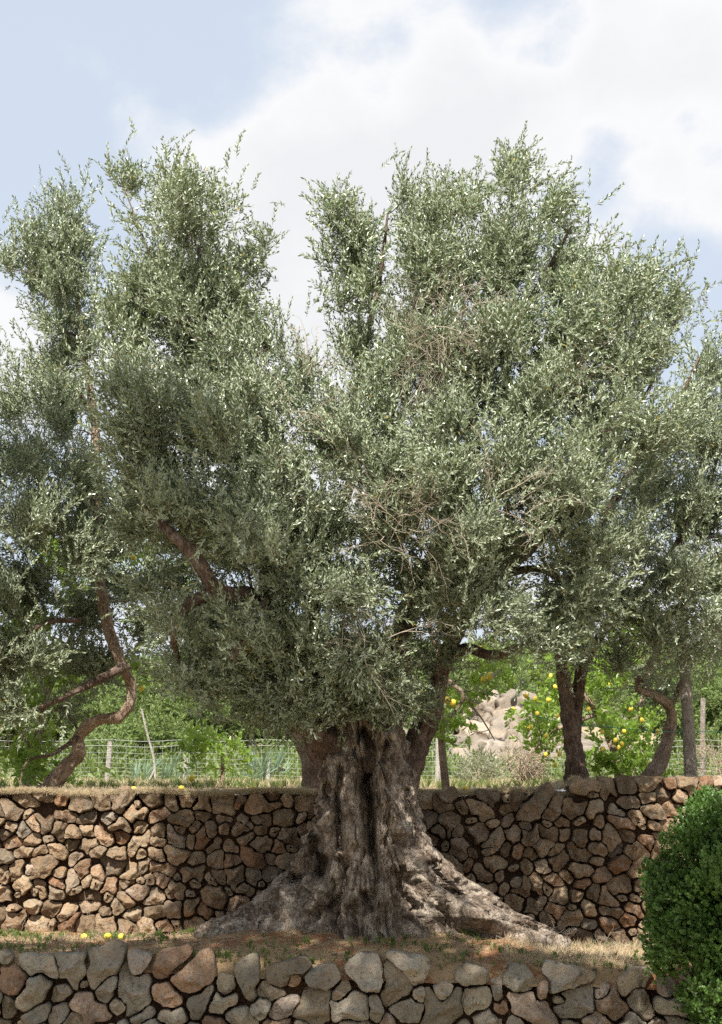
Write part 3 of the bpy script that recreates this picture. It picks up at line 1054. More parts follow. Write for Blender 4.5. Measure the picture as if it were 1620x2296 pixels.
MAIN_LIMBS = limb_list([
    [(760, 1740, 13.6, .27), (735, 1650, 13.5, .24), (700, 1540, 13.4, .18), (650, 1440, 13.3, .155), (612, 1320, 13.2, .14), (610, 1150, 13.3, .115), (622, 1010, 13.3, .10), (575, 860, 13.2, .075), (500, 720, 13.2, .05), (450, 580, 13.1, .03), (420, 450, 13.0, .013)],
    [(740, 1670, 13.35, .17), (690, 1632, 13.0, .115), (640, 1612, 12.8, .085), (590, 1580, 12.7, .05), (540, 1540, 12.7, .03), (500, 1500, 12.8, .012)],
    [(840, 1720, 13.6, .26), (862, 1620, 13.5, .20), (885, 1530, 13.4, .155), (900, 1430, 13.4, .14), (940, 1320, 13.4, .125), (1010, 1180, 13.5, .105), (1062, 1010, 13.5, .09), (1060, 900, 13.5, .075), (1120, 780, 13.4, .055), (1215, 630, 13.3, .035), (1285, 500, 13.2, .015)],
    [(890, 1760, 13.8, .17), (935, 1670, 13.85, .14), (975, 1570, 13.85, .12), (1000, 1470, 13.8, .11), (1070, 1350, 13.7, .095), (1135, 1280, 13.5, .085), (1235, 1180, 13.4, .065), (1330, 1020, 13.4, .05), (1400, 860, 13.4, .035), (1440, 700, 13.4, .015)],
    [(1000, 1475, 13.8, .10), (1050, 1455, 13.5, .075), (1110, 1470, 13.2, .06), (1180, 1440, 12.8, .04), (1290, 1390, 12.5, .02)],
    [(628, 1370, 13.25, .12), (570, 1338, 12.3, .10), (490, 1325, 11.75, .092), (440, 1250, 11.65, .076), (370, 1180, 11.7, .062), (300, 1080, 12.1, .04), (260, 940, 12.6, .022)],
    [(490, 1326, 11.75, .08), (430, 1350, 11.7, .07), (402, 1395, 11.8, .055), (390, 1440, 12.1, .035), (410, 1500, 12.6, .018), (430, 1560, 12.9, .006)],
    [(600, 1340, 12.1, .03), (565, 1395, 11.75, .026), (520, 1480, 11.6, .018)],
    [(800, 1700, 13.6, .2), (775, 1600, 13.5, .14), (740, 1480, 13.2, .11), (700, 1380, 13.0, .09), (730, 1220, 12.9, .075), (800, 1040, 13.0, .06), (810, 820, 13.1, .045), (850, 640, 13.2, .03), (870, 480, 13.2, .015)],
    [(1062, 1010, 13.5, .06), (1010, 850, 13.3, .05), (985, 680, 13.2, .035), (950, 520, 13.2, .02)],
    [(1120, 780, 13.4, .045), (1130, 600, 13.4, .03), (1150, 440, 13.4, .018), (1150, 360, 13.4, .008)],
    [(1130, 1300, 13.4, .075), (1140, 1260, 13.25, .085), (1135, 1235, 13.2, .05)],
    [(1140, 1285, 13.4, .06), (1200, 1275, 13.1, .045), (1260, 1300, 12.9, .035), (1290, 1340, 12.8, .02)],
    [(575, 860, 13.2, .05), (500, 800, 13.0, .035), (420, 740, 12.9, .025), (350, 600, 12.9, .015), (270, 400, 12.9, .006)],
    [(1330, 1020, 13.4, .04), (1440, 900, 13.2, .025), (1500, 760, 13.2, .012)],
], 0.66)
for Pt, rad in MAIN_LIMBS:
    tube_obj('limb', Pt, rad, M_BARK2, tree, seg=26 if max(rad) > 0.05 else 10, rough=0.35, seed=float(Pt[0][0] * 7), flute=0.22)
    if max(rad) > 0.05: pass

MAIN_LOBES = [
    (415, 420, 95, 65, 13.1), (300, 400, 40, 30, 13), (262, 385, 22, 18, 13, .2), (500, 410, 40, 40, 13.1, .3), (440, 530, 120, 110, 13.1), (400, 650, 155, 120, 13), (520, 660, 80, 130, 13.2), (330, 560, 60, 50, 13.0, .5),
    (470, 800, 190, 130, 13.0, 1.1), (600, 760, 70, 110, 13.2, .7), (300, 760, 70, 90, 12.8, .7), (350, 920, 130, 100, 12.8, 1.0), (560, 560, 40, 50, 13.2, .3), (590, 545, 20, 12, 13.2, .15),
    (500, 980, 210, 130, 12.7, 1.2), (380, 1120, 190, 120, 12.4, 1.1), (560, 1180, 180, 130, 12.4, 1.0), (330, 1000, 90, 90, 12.5, .8), (640, 920, 70, 110, 13.0, .8),
    (500, 1440, 150, 90, 12.0, .8), (600, 1540, 130, 70, 12.2, .6), (440, 1540, 80, 55, 12.0, .5), (650, 1440, 110, 90, 12.0, .6), (640, 1640, 45, 60, 12.3, .3), (560, 1600, 60, 30, 12.2, .4), (700, 1640, 25, 40, 12.4, .2), (545, 1400, 60, 50, 12.6, .3),
    (760, 1000, 130, 150, 12.7, 1.1), (720, 1180, 150, 120, 12.2, .9), (760, 1340, 150, 110, 11.8, .7), (800, 1480, 110, 90, 11.9, .6), (720, 1560, 90, 60, 12.1, .5), (900, 1560, 70, 45, 12.2, .4), (800, 1600, 60, 40, 12.2, .3),
    (860, 1200, 120, 120, 12.0, .8), (930, 1330, 90, 90, 12.4, .6), (880, 1430, 60, 50, 12.6, .4), (950, 1490, 40, 50, 12.8, .3), (660, 1330, 90, 60, 12.0, .5),
    (750, 450, 50, 40, 13.2, .5), (730, 480, 25, 30, 13.2, .3), (800, 520, 90, 70, 13.2, .8), (740, 570, 40, 20, 13.1, .3), (830, 630, 95, 90, 13.2, .9), (900, 420, 45, 50, 13.2, .5), (960, 480, 100, 80, 13.2, .8),
    (760, 700, 50, 60, 13.1, .5), (1060, 450, 80, 70, 13.3, .7), (1140, 380, 38, 45, 13.4, .3), (1155, 350, 20, 30, 13.4, .2), (1185, 380, 18, 15, 13.4, .2), (1230, 460, 70, 60, 13.3, .6), (1290, 450, 15, 20, 13.3, .2),
    (980, 620, 130, 120, 13.0, 1.1), (1150, 580, 150, 120, 13.1, 1.1), (1260, 620, 90, 110, 13.1, .9), (950, 780, 150, 110, 12.8, 1.1), (1130, 760, 170, 120, 12.8, 1.2), (1300, 760, 130, 110, 12.9, 1.1),
    (800, 800, 60, 80, 13.0, .6), (870, 860, 90, 90, 12.8, .9), (1400, 680, 80, 70, 13.2, .8), (1370, 620, 60, 40, 13.2, .4), (1470, 690, 55, 60, 13.2, .6), (1440, 620, 25, 25, 13.2, .3), (1515, 720, 25, 45, 13.2, .4), (1420, 830, 130, 110, 12.9, 1.1),
    (1000, 960, 120, 100, 12.5, 1.0), (1180, 920, 140, 110, 12.6, 1.0), (1340, 960, 130, 110, 12.6, 1.1), (1000, 1090, 140, 110, 12.1, .9), (1150, 1080, 140, 110, 12.1, .9), (1300, 1110, 130, 100, 12.2, .9),
    (1060, 1220, 120, 100, 11.8, .7), (1220, 1180, 110, 90, 11.9, .7), (1010, 1350, 90, 80, 11.8, .6), (1180, 1400, 100, 50, 11.9, .5), (1090, 1420, 90, 40, 11.8, .5), (1200, 1450, 70, 40, 11.9, .4), (1310, 1360, 100, 80, 12.2, .6), (1350, 1230, 110, 80, 12.2, .7),
    (1100, 1360, 70, 50, 12.0, .5),
    (420, 1430, 90, 60, 11.5, .4), (560, 1450, 90, 60, 11.5, .4), (620, 1240, 80, 60, 11.8, .4), (330, 1340, 70, 80, 12.0, .4), (480, 1170, 120, 50, 11.9, .4), (300, 1200, 80, 80, 12.6, .5), (520, 1380, 60, 30, 11.2, .2),
    (985, 1490, 50, 60, 12.4, .4), (1000, 1410, 60, 50, 12.4, .4), (960, 1580, 35, 30, 12.5, .2), (660, 1560, 90, 60, 11.9, .4), (470, 1570, 90, 40, 12.0, .4), (880, 1570, 60, 40, 12.0, .3),
    (680, 850, 60, 80, 13.1, .7), (620, 1060, 120, 100, 12.8, .9), (450, 1230, 130, 80, 13.0, .7), (690, 1280, 100, 80, 12.8, .7), (560, 900, 110, 90, 12.8, .9),
    (450, 720, 190, 110, 13.3, 1.0), (330, 660, 80, 110, 13.2, .7), (1000, 1270, 110, 90, 12.6, .7), (1130, 1240, 130, 70, 12.8, .8), (1240, 1280, 110, 60, 12.8, .7), (900, 1080, 160, 110, 12.6, 1.0), (850, 940, 120, 90, 13.0, 1.0), (1060, 860, 150, 100, 13.2, 1.1),
    (620, 1260, 80, 60, 13.2, .6), (560, 1440, 110, 60, 12.9, .7), (300, 880, 80, 90, 13.0, .8), (520, 1250, 90, 60, 13.6, .5), (470, 1400, 110, 70, 13.4, .5), (370, 1310, 70, 50, 13.5, .4), (500, 1480, 120, 60, 12.7, .5), (390, 1490, 80, 60, 13.2, .5), (620, 1560, 90, 50, 12.4, .5), (270, 700, 40, 90, 13.0, .5), (1440, 1000, 90, 90, 13.2, .9), (1080, 1330, 120, 50, 12.9, .7), (1250, 880, 140, 100, 13.3, 1.1),
]
C, Rr = lobe_clumps([(a_, b_, c_, d_, e_ + (-0.35 if a_ < 650 and 850 < b_ < 1250 else 0.85 if 690 < a_ < 1040 and b_ > 1150 else 0.45 if b_ > 1290 else 0.2 if b_ > 1150 else 0), *f_) for a_, b_, c_, d_, e_, *f_ in MAIN_LOBES], 0.33)
cen = np.array((0.1, 13.4, 3.2))
a = clump_twigs(C, Rr, per=108, center=cen, holes=0.30, spray=True)
print('main clumps', len(C), 'twigs', len(a[0]))
scatter('crown', *a, OLIVE_TW, tree)
branch_out(C, MAIN_LIMBS, M_BARK2, tree)
# bare dry twigs showing inside the crown
bl = [(640, 950, 60, 60, 12.2, .5), (950, 880, 110, 60, 12.2, .5), (880, 1180, 110, 80, 11.7, .4), (1130, 1130, 120, 60, 11.7, .4), (1000, 760, 140, 80, 12.3, .5), (1280, 900, 130, 60, 12.4, .5), (680, 840, 40, 60, 12.6, .4), (600, 1100, 100, 80, 12.1, .5), (840, 1430, 80, 50, 11.9, .3), (950, 1060, 80, 60, 12, .4)]
C2, R2 = lobe_clumps(bl, 0.34)
a = clump_twigs(C2, R2, per=7, up=0.1, center=cen, wild=0.9)
scatter('dry_twigs', *a, BARE_TW, tree)


# ------------------------------------------------------------------ olives on the upper terrace
def olive(name, label, base, limbs, lobes, bark, group, cen, per=105, bdark=M_BARK2, lowback=0.0):
    t_ = empty(name, base, label, 'olive tree', group)
    L = limb_list(limbs)
    for k, (Pt, rad) in enumerate(L):
        tube_obj('trunk' if k == 0 else 'limb', Pt, rad, bark if k == 0 else bdark, t_, seg=22 if max(rad) > 0.05 else 9, rough=0.6, seed=k * 3.3 + base[0], flute=0.25)
    C, Rr = lobe_clumps([(a_, b_, c_ * 1.2, d_ * 1.2, e_ + (lowback if b_ >= 1300 else 0), *f_) for a_, b_, c_, d_, e_, *f_ in lobes], 0.36)
    scatter('crown', *clump_twigs(C, Rr, per=per, center=np.array(cen), holes=0.28, spray=True), OLIVE_TW, t_)
    branch_out(C, L, bdark, t_)
    return t_


OG = 'smaller olive trees on the upper terrace'
olive('olive_tree', 'olive with a bent sunlit trunk leaning over the left end of the upper wall', P(120, 1760, 15.6),
      [[(100, 1790, 15.6, .105), (128, 1745, 15.6, .085), (170, 1695, 15.6, .066), (178, 1650, 15.6, .052), (215, 1615, 15.5, .05), (262, 1608, 15.5, .048), (292, 1578, 15.5, .044), (293, 1530, 15.5, .04), (270, 1480, 15.4, .05), (240, 1400, 15.4, .05), (215, 1250, 15.4, .05), (212, 1080, 15.4, .045), (215, 960, 15.4, .04), (190, 800, 15.4, .03), (170, 640, 15.4, .02), (150, 480, 15.4, .008)],
       [(285, 1490, 15.4, .045), (230, 1520, 15.2, .035), (150, 1560, 15, .025), (60, 1600, 14.8, .015)],
       [(180, 1390, 14.9, .026), (110, 1395, 14.7, .024), (50, 1430, 14.6, .018), (20, 1480, 14.6, .012)],
       [(215, 1250, 15.4, .04), (130, 1150, 15.3, .03), (60, 1020, 15.3, .018)],
       [(215, 960, 15.4, .025), (180, 880, 15.3, .02), (140, 830, 15.3, .01)],
       [(170, 640, 15.4, .015), (90, 590, 15.4, .01), (30, 560, 15.4, .006)],
       [(178, 1650, 15.6, .03), (120, 1690, 15.3, .018), (60, 1710, 15, .01), (40, 1790, 14.7, .005)]],
      [(150, 450, 38, 35, 15.4, .4), (60, 540, 80, 60, 15.4, .6), (160, 540, 55, 75, 15.4, .6), (100, 600, 90, 50, 15.4, .6), (185, 640, 40, 60, 15.4, .5), (20, 590, 40, 30, 15.4, .4), (150, 640, 60, 50, 15.4, .6), (170, 730, 45, 60, 15.3, .5), (120, 740, 40, 30, 15.3, .4),
       (110, 830, 70, 45, 15.3, .6), (40, 930, 60, 60, 15.3, .7), (140, 960, 80, 70, 15.2, .8), (60, 1050, 90, 70, 15, 1), (190, 1080, 80, 80, 15.1, .9), (80, 1180, 120, 90, 14.9, 1.1), (200, 1250, 110, 80, 15, 1),
       (60, 1330, 110, 90, 14.8, 1), (180, 1390, 110, 80, 15.9, .8), (280, 1340, 70, 70, 16, .7), (30, 1480, 100, 80, 14.7, .9), (200, 1500, 90, 60, 16.2, .6), (30, 1600, 70, 50, 14.6, .5), (330, 1420, 60, 60, 15.9, .6), (140, 1580, 60, 35, 16.2, .4),
       (130, 890, 100, 70, 15.4, .8), (175, 800, 50, 60, 15.5, .6), (90, 660, 60, 40, 15.5, .5), (200, 1160, 70, 80, 15.6, .8), (280, 1200, 60, 80, 15.8, .7),
       (-110, 1100, 130, 200, 15.2, 1.5), (-130, 1400, 130, 200, 15, 1.5), (-90, 800, 80, 120, 15.4, 1)],
      M_BARK3, OG, (-3.2, 15.6, 3.5), per=96, lowback=0.2)

olive('olive_tree', 'olive with a dark forked trunk rising behind the raised right stretch of wall', P(1296, 1760, 15.3),
      [[(1298, 1770, 15.3, .105), (1292, 1700, 15.3, .088), (1278, 1620, 15.3, .075), (1266, 1530, 15.3, .062), (1262, 1440, 15.2, .055), (1290, 1330, 15, .05), (1340, 1200, 15, .045), (1420, 1050, 15, .035), (1520, 900, 15, .02), (1570, 800, 15, .01)],
       [(1288, 1650, 15.3, .06), (1296, 1560, 15.35, .058), (1312, 1480, 15.3, .05), (1380, 1380, 15.2, .04), (1470, 1290, 15.1, .035), (1560, 1150, 15.1, .025), (1620, 1000, 15.1, .015)],
       [(1262, 1440, 15.2, .04), (1215, 1380, 14.9, .03), (1270, 1310, 14.8, .02)]],
      [(1590, 830, 60, 80, 15.2, .7), (1560, 930, 60, 60, 15.1, .7), (1600, 1000, 90, 90, 15.1, 1), (1500, 1000, 80, 80, 14.9, .9), (1450, 1110, 90, 80, 14.7, .9), (1560, 1160, 100, 90, 14.8, 1),
       (1420, 1250, 90, 80, 14.5, .8), (1530, 1310, 100, 80, 14.5, .9), (1300, 1470, 60, 45, 14.6, .5), (1390, 1390, 90, 70, 14.4, .7), (1480, 1440, 90, 60, 14.4, .7), (1600, 1400, 70, 80, 14.7, .8), (1250, 1380, 60, 50, 14.8, .5), (1400, 1490, 60, 40, 14.4, .4),
       (1730, 1150, 110, 250, 15.2, 1.5), (1340, 1300, 70, 70, 14.9, .7)],
      M_BARK2, OG, (2.6, 15.5, 3.3))

olive('olive_tree', 'thin olive with a slender crooked trunk beside the weathered pole at right', P(1450, 1750, 16.2),
      [[(1440, 1760, 16.2, .08), (1480, 1705, 16.2, .062), (1500, 1650, 16.2, .052), (1505, 1590, 16.2, .045), (1470, 1560, 16, .04), (1430, 1540, 15.9, .035), (1470, 1470, 15.9, .03), (1490, 1400, 15.9, .028), (1540, 1360, 15.8, .02)],
       [(1505, 1590, 16.2, .03), (1540, 1500, 16.1, .025), (1590, 1430, 16, .02), (1640, 1380, 16, .012)],
       [(1470, 1450, 15.7, .04), (1490, 1400, 15.6, .045), (1520, 1365, 15.6, .04), (1570, 1400, 15.5, .03), (1640, 1430, 15.5, .03)]],
      [(1560, 1500, 60, 40, 16, .6), (1450, 1530, 45, 25, 16, .4), (1610, 1460, 50, 45, 15.8, .5), (1500, 1560, 30, 20, 16.1, .3), (1600, 1300, 70, 70, 16.2, .8), (1700, 1430, 90, 80, 16, .8)],
      M_BARK3, OG, (3.6, 16.2, 3))

# pale trunk half hidden behind the old olive
t_ = empty('olive_tree', P(697, 1770, 17.4), 'pinkish grey trunk half hidden behind the left edge of the old olive', 'olive tree', OG)
L = limb_list([[(697, 1785, 17.4, .10), (696, 1740, 17.4, .09), (692, 1700, 17.4, .085), (672, 1655, 17.4, .07), (650, 1600, 17.5, .05), (640, 1500, 17.5, .03)]])
tube_obj('trunk', *L[0], M_BARK3, t_, seg=22, rough=0.3, flute=0.2)
C, Rr = lobe_clumps([(600, 1480, 110, 70, 17.8, .8), (720, 1450, 100, 60, 17.8, .8)])
scatter('crown', *clump_twigs(C, Rr, per=30), OLIVE_TW, t_)
branch_out(C, L, M_BARK2, t_)

# weathered pole
pole = empty('wooden_pole', P(1550, 1775, 14.95), 'grey weathered wooden pole standing on the wall at far right', 'pole')
L = limb_list([[(1551, 1790, 14.95, .068), (1546, 1680, 14.95, .062), (1540, 1560, 14.95, .056), (1533, 1430, 14.95, .05), (1531, 1350, 14.95, .048)]])
tube_obj('pole_shaft', *L[0], M_WOOD, pole, seg=20, rough=0.12, flute=0.1)


# ------------------------------------------------------------------ lemons
def lemon_mesh():
    V, F = [], []
    nr, ns = 10, 12
    for i in range(nr + 1):
        a = math.pi * i / nr
        z = -math.cos(a) * 0.038
        r = 0.031 * math.sin(a) ** 0.85 if 0 < i < nr else 0
        if i == nr: z += 0.007
        if i == nr - 1: z += 0.004; r *= 0.75
        for k in range(ns):
            b = 2 * math.pi * k / ns
            V.append((r * math.cos(b), r * math.sin(b), z))
    for i in range(nr):
        for k in range(ns):
            F.append((i * ns + k, i * ns + (k + 1) % ns, (i + 1) * ns + (k + 1) % ns, (i + 1) * ns + k))
    me = bpy.data.meshes.new('lemon')
    me.from_pydata(V, [], F); me.materials.append(M_LEMON)
    for p in me.polygons: p.use_smooth = True
    return me


LEMON = lemon_mesh()


def lemon(loc, parent=None, s=1.0, label=None, rot=None):
    o = bpy.data.objects.new('lemon', LEMON)
    COL.objects.link(o)
    pl = np.array(parent.location) if parent else 0
    o.location = tuple(np.array(loc) - pl)
    o.rotation_euler = rot or (random.uniform(2.6, 3.6), random.uniform(-.5, .5), random.uniform(0, 6))
    o.scale = (s, s, s)
    if parent: o.parent = parent
    else: tag(o, label, 'lemon', 'lemons fallen on the terraces')
    return o


def lemon_tree(label, base, limbs, lobes, fruits, group='lemon trees behind the olives', per=30, nrand=0, s=1.0):
    t_ = empty('lemon_tree', base, label, 'lemon tree', group)
    L = limb_list(limbs)
    for k, (Pt, rad) in enumerate(L):
        tube_obj('trunk' if k == 0 else 'limb', Pt, rad, M_BARK3, t_, seg=12, rough=0.25, seed=k * 1.7)
    C, Rr = lobe_clumps(lobes, 0.45)
    scatter('crown', *clump_twigs(C, Rr, per=per, up=0.1, wild=0.8), CITRUS_TW, t_)
    branch_out(C, L, M_BARK3, t_, frac=0.8)
    for x, y, D in fruits: lemon(P(x, y, D), t_, 1.25 * s)
    for _ in range(nrand):
        i = rng.integers(len(C))
        u = unit(1)[0]; u[1] = -abs(u[1])
        lemon(C[i] + u * Rr[i] * 0.95, t_, 1.2 * s)
    return t_


lemon_tree('large lemon tree full of yellow fruit between the forked olive and the crooked one', P(1390, 1760, 18.6),
           [[(1390, 1775, 18.6, .07), (1380, 1690, 18.6, .06), (1340, 1600, 18.6, .045), (1280, 1520, 18.5, .03)], [(1380, 1690, 18.6, .045), (1430, 1600, 18.6, .035), (1460, 1500, 18.6, .02)], [(1340, 1600, 18.6, .03), (1240, 1640, 18.2, .02), (1200, 1680, 18.0, .012)]],
           [(1200, 1590, 70, 60, 18.3, .6), (1260, 1520, 90, 60, 18.5, .7), (1230, 1660, 70, 60, 18.2, .5), (1380, 1520, 90, 70, 18.6, .8), (1390, 1630, 80, 80, 18.4, .7), (1460, 1590, 60, 80, 18.6, .6), (1430, 1690, 60, 50, 18.4, .5), (1330, 1710, 80, 40, 18.4, .5), (1260, 1400, 100, 80, 18.8, .7), (1420, 1400, 100, 70, 18.8, .7)],
           [(1205, 1600, 17.6), (1230, 1570, 17.6), (1250, 1605, 17.6), (1225, 1650, 17.5), (1380, 1660, 17.6), (1400, 1640, 17.5), (1300, 1560, 17.6), (1255, 1690, 17.6), (1395, 1668, 17.5), (1245, 1715, 17.6), (1320, 1590, 17.8), (1440, 1615, 17.7), (1180, 1560, 17.7), (1190, 1630, 17.6), (1475, 1640, 17.8), (1415, 1590, 17.6)], nrand=22, per=34, s=.68)
lemon_tree('lemon tree with arching yellow green sprays right of the old olive trunk', P(1010, 1755, 17.2),
           [[(985, 1500, 17.0, .035), (1010, 1530, 16.9, .03), (1040, 1560, 16.9, .024), (1010, 1610, 16.8, .018), (980, 1650, 16.8, .01)], [(1000, 1770, 17.3, .05), (990, 1650, 17.2, .045), (985, 1500, 17.0, .035), (960, 1380, 17.2, .02)], [(1040, 1560, 16.9, .015), (1080, 1610, 16.8, .01), (1110, 1660, 16.8, .006)]],
           [(1060, 1540, 60, 40, 17.2, .4), (1010, 1580, 35, 30, 16.9, .3), (1050, 1640, 28, 22, 16.8, .15), (1110, 1520, 60, 40, 17.2, .4), (860, 1480, 100, 60, 17.6, .5), (1120, 1480, 80, 40, 17.4, .4), (1000, 1640, 22, 16, 16.8, .15)],
           [(830, 1510, 16.6), (840, 1520, 16.6), (900, 1465, 16.6), (1100, 1515, 16.6)], per=20, nrand=4)
lemon_tree('lemon tree at far left, its fruit glowing through the dark olive leaves', P(60, 1765, 17.0),
           [[(60, 1775, 17.2, .06), (80, 1690, 17.2, .05), (100, 1580, 17.2, .04), (150, 1450, 17.2, .03), (200, 1350, 17.2, .015)], [(80, 1690, 17.2, .03), (20, 1600, 17.0, .02)]],
           [(50, 1690, 80, 60, 16.8, .6), (20, 1600, 80, 60, 17, .6), (130, 1500, 100, 80, 17.4, .7), (60, 1400, 100, 90, 17.4, .7), (200, 1300, 90, 90, 17.4, .7), (300, 1230, 80, 70, 17.6, .6), (120, 1260, 80, 60, 17.5, .6), (-80, 1550, 100, 150, 17.2, 1), (400, 1290, 60, 60, 17.6, .5), (350, 1400, 50, 50, 17.6, .4), (425, 1500, 45, 32, 17.3, .3), (320, 1510, 40, 28, 17.3, .3)],
           [(185, 1440, 16.9), (190, 1448, 16.9), (360, 1405, 17.0), (364, 1418, 17.0), (345, 1490, 17.0), (317, 1543, 17.1), (426, 1545, 17.1), (375, 1285, 17.0), (195, 1280, 16.9), (300, 1250, 17.0)], per=34, nrand=14, s=.75)
lemon_tree('young lemon tree with a thin stem standing by the wire fence left of the trunk', P(497, 1765, 19.5),
           [[(497, 1772, 19.5, .035), (500, 1720, 19.5, .025), (495, 1680, 19.5, .02), (480, 1640, 19.5, .012)]],
           [(430, 1680, 45, 32, 19.4, .4), (480, 1650, 50, 32, 19.4, .4), (520, 1690, 40, 30, 19.4, .3), (440, 1720, 26, 18, 19.3, .2)],
           [(430, 1745, 19.0)], per=26)

for (x, y, D, z, lab) in [
    (407, 1768, 14.62, Z_UP + .03, 'plump lemon on the wall top, below the young lemon tree'),
    (566, 1772, 14.62, Z_UP + .025, 'lemon on the wall top, nearest to the left side of the old trunk'),
    (1043, 1763, 14.75, Z_UP + .03, 'lemon on the wall top right of the old trunk'),
    (300, 1772, 14.6, Z_UP + .02, 'pale lemon on the sunlit wall top, leftmost of those up there'),
    (190, 2078, 13.7, None, 'orange tinted lemon at the foot of the upper wall, leftmost of three'),
    (243, 2072, 13.75, None, 'yellow green lemon at the wall foot, middle one of three'),
    (273, 2078, 13.7, None, 'yellow green lemon at the wall foot, rightmost of three')]:
    p = P(x, y, D)
    p[2] = z if z else float(mid_z(np.array([p[0]]), np.array([D]))[0]) + 0.03
    lemon(p, None, 0.95, lab, (1.5, random.uniform(-.2, .2), random.uniform(0, 6)))


# ------------------------------------------------------------------ wire fence, canes
fence = empty('wire_fence', P(500, 1765, 24), 'rusty wire mesh fence on pale posts along the back of the terrace', 'fence')
posts = [(-60, 1665, 24), (240, 1662, 24), (418, 1700, 24), (603, 1700, 24), (790, 1680, 24), (985, 1600, 22), (1180, 1620, 24), (1400, 1600, 24), (1577, 1565, 24), (1740, 1600, 24)]
tops = []
for k, (x, y, D) in enumerate(posts):
    top = P(x + (8 if x < 300 else 0), y, D); b = P(x - 3, 1790, D)
    tube_obj('post', [b, (b + top) / 2, top], [.048, .046, .042], M_CONC if x < 1100 else M_WOOD, fence, n=8, seg=8, rough=0.08)
    tops.append((top, b))
for h in (0.98, 0.86, 0.72, 0.6, 0.5, 0.4, 0.32, 0.24, 0.16):
    pts = []
    for k, (tp, b) in enumerate(tops):
        zt = max(tp[2], 2.05) if False else 2.08
        q = b.copy(); q[2] = 1.3 + (zt - 1.3) * h; q[1] -= 0.05
        pts.append(q)
        if k < len(tops) - 1:
            nb = tops[k + 1][1]; mid = (b + nb) / 2; mid[2] = q[2] - 0.03; mid[1] -= 0.05; pts.append(mid)
    tube_obj('wire', pts, [0.0034 if h > .8 else 0.002] * len(pts), M_WIRE, fence, n=60, seg=3)
A = Acc()
for x in np.arange(-7.5, 8, 0.15):
    V, F, _ = tube([(x, 23.94, 1.3), (x + rng.normal() * .01, 23.94, 1.65), (x, 23.94, 2.0)], [.0022] * 3, n=3, seg=3); A.add(V, F)
o = A.build('wire_mesh', M_WIRE, fence); o['kind'] = 'stuff'
gw = tube_obj('green_wire', [P(1180, 1600, 15.6), P(1275, 1624, 15.25), P(1340, 1628, 15.3), P(1480, 1640, 15.6), P(1640, 1640, 15.8)], [.004] * 5, M_GWIRE, None, n=40, seg=4)
tag(gw, 'thin green wire strung across the forked olive trunk', 'wire')
cg = 'canes leaning behind the fence'
for pts, lab in [([(318, 1590), (332, 1650), (346, 1705), (349, 1765)], 'tall pale cane leaning by the fence, its top split in two'), ([(350, 1720), (335, 1750), (322, 1775)], 'short dry cane leaning away from the tall one'), ([(700, 1560), (705, 1640), (700, 1760)], 'thin dry cane standing just left of the old trunk')]:
    c_ = tube_obj('cane', [P(x, y, 22) for x, y in pts], np.linspace(.016, .02, len(pts)), M_STRAW if False else M_CONC, None, seg=6)
    tag(c_, lab, 'cane', cg)


# ------------------------------------------------------------------ shrubs beyond the fence and on the hill
def ground_scatter(name, n, xr, yr, zf, tw, sc, label, mask=None, upv=2.0, wild=0.4, lift=0.0):
    X = rng.uniform(*xr, n); Y = rng.uniform(*yr, n)
    if mask is not None:
        k = mask(X, Y) > rng.random(n); X, Y = X[k], Y[k]
    Z = zf(X, Y) + lift
    n = len(X)
    d = np.stack([rng.normal(size=n) * wild, rng.normal(size=n) * wild, np.full(n, upv)], 1)
    o = scatter(name, np.stack([X, Y, Z], 1), d, rng.uniform(0, 6.28, n), rng.uniform(sc[0], sc[1], n), tw)
    o['label'] = label
    return o


def bush(name, label, lobes, tw, group=None, per=26, spacing=0.5, sc=(0.8, 1.2), stems=True, cat='bush', up=0.4):
    x0 = np.mean([l[0] for l in lobes]); D0 = np.mean([l[4] for l in lobes])
    base = P(x0, 1760, D0)
    base[2] = float(up_z(np.array([base[0]]), np.array([D0]))[0]) if D0 < 42 else float(hill_z(np.array([base[0]]), np.array([D0]))[0])
    t_ = empty(name, base, label, cat, group)
    C, Rr = lobe_clumps(lobes, spacing)
    Rr = Rr * spacing / 0.42
    scatter('foliage', *clump_twigs(C, Rr, per=per * (0.42 / spacing) ** 1.0, up=up, wild=0.7, sc=sc), tw, t_)
    if stems:
        A = Acc()
        for i in range(min(len(C), 14)):
            V, F, _ = tube([base + rng.normal(size=3) * (.08, .08, 0), (base + C[i]) / 2 + rng.normal(size=3) * .05, C[i]], [.02, .013, .006], n=8, seg=4); A.add(V, F)
        o = A.build('stems', M_BARK3, t_); o['kind'] = 'stuff'
    return t_


BG = 'bushes beyond the wire fence'
bush('bush', 'pale grey green bush in front of the bare rocks', [(1085, 1725, 75, 40, 22), (1050, 1745, 60, 25, 21.5)], GREY_TW, BG, per=60, spacing=.4)
bush('bush', 'dry brown twiggy bush between the pale bush and the forked olive', [(1170, 1715, 60, 50, 22), (1190, 1745, 60, 30, 21.5), (1215, 1680, 30, 40, 22)], BROWN_TW, BG, per=80, spacing=.4)
bush('bush', 'low dry bush under the right end of the fence', [(1600, 1700, 50, 45, 20), (1640, 1730, 60, 30, 20)], BROWN_TW, BG, per=70, spacing=.4)
bush('reed_clump', 'blue green blades fanning up left of the old trunk', [(560, 1740, 50, 25, 21, .4), (610, 1745, 50, 22, 21, .4)], BLADES, 'blue green reed clumps', per=6, spacing=.5, stems=False, cat='reeds', up=1.6, sc=(.55, .95))
bush('reed_clump', 'blue green blades behind the middle fence posts', [(380, 1745, 60, 25, 23, .4), (310, 1750, 50, 20, 23, .4)], BLADES, 'blue green reed clumps', per=6, spacing=.5, stems=False, cat='reeds', up=1.6, sc=(.5, .9))
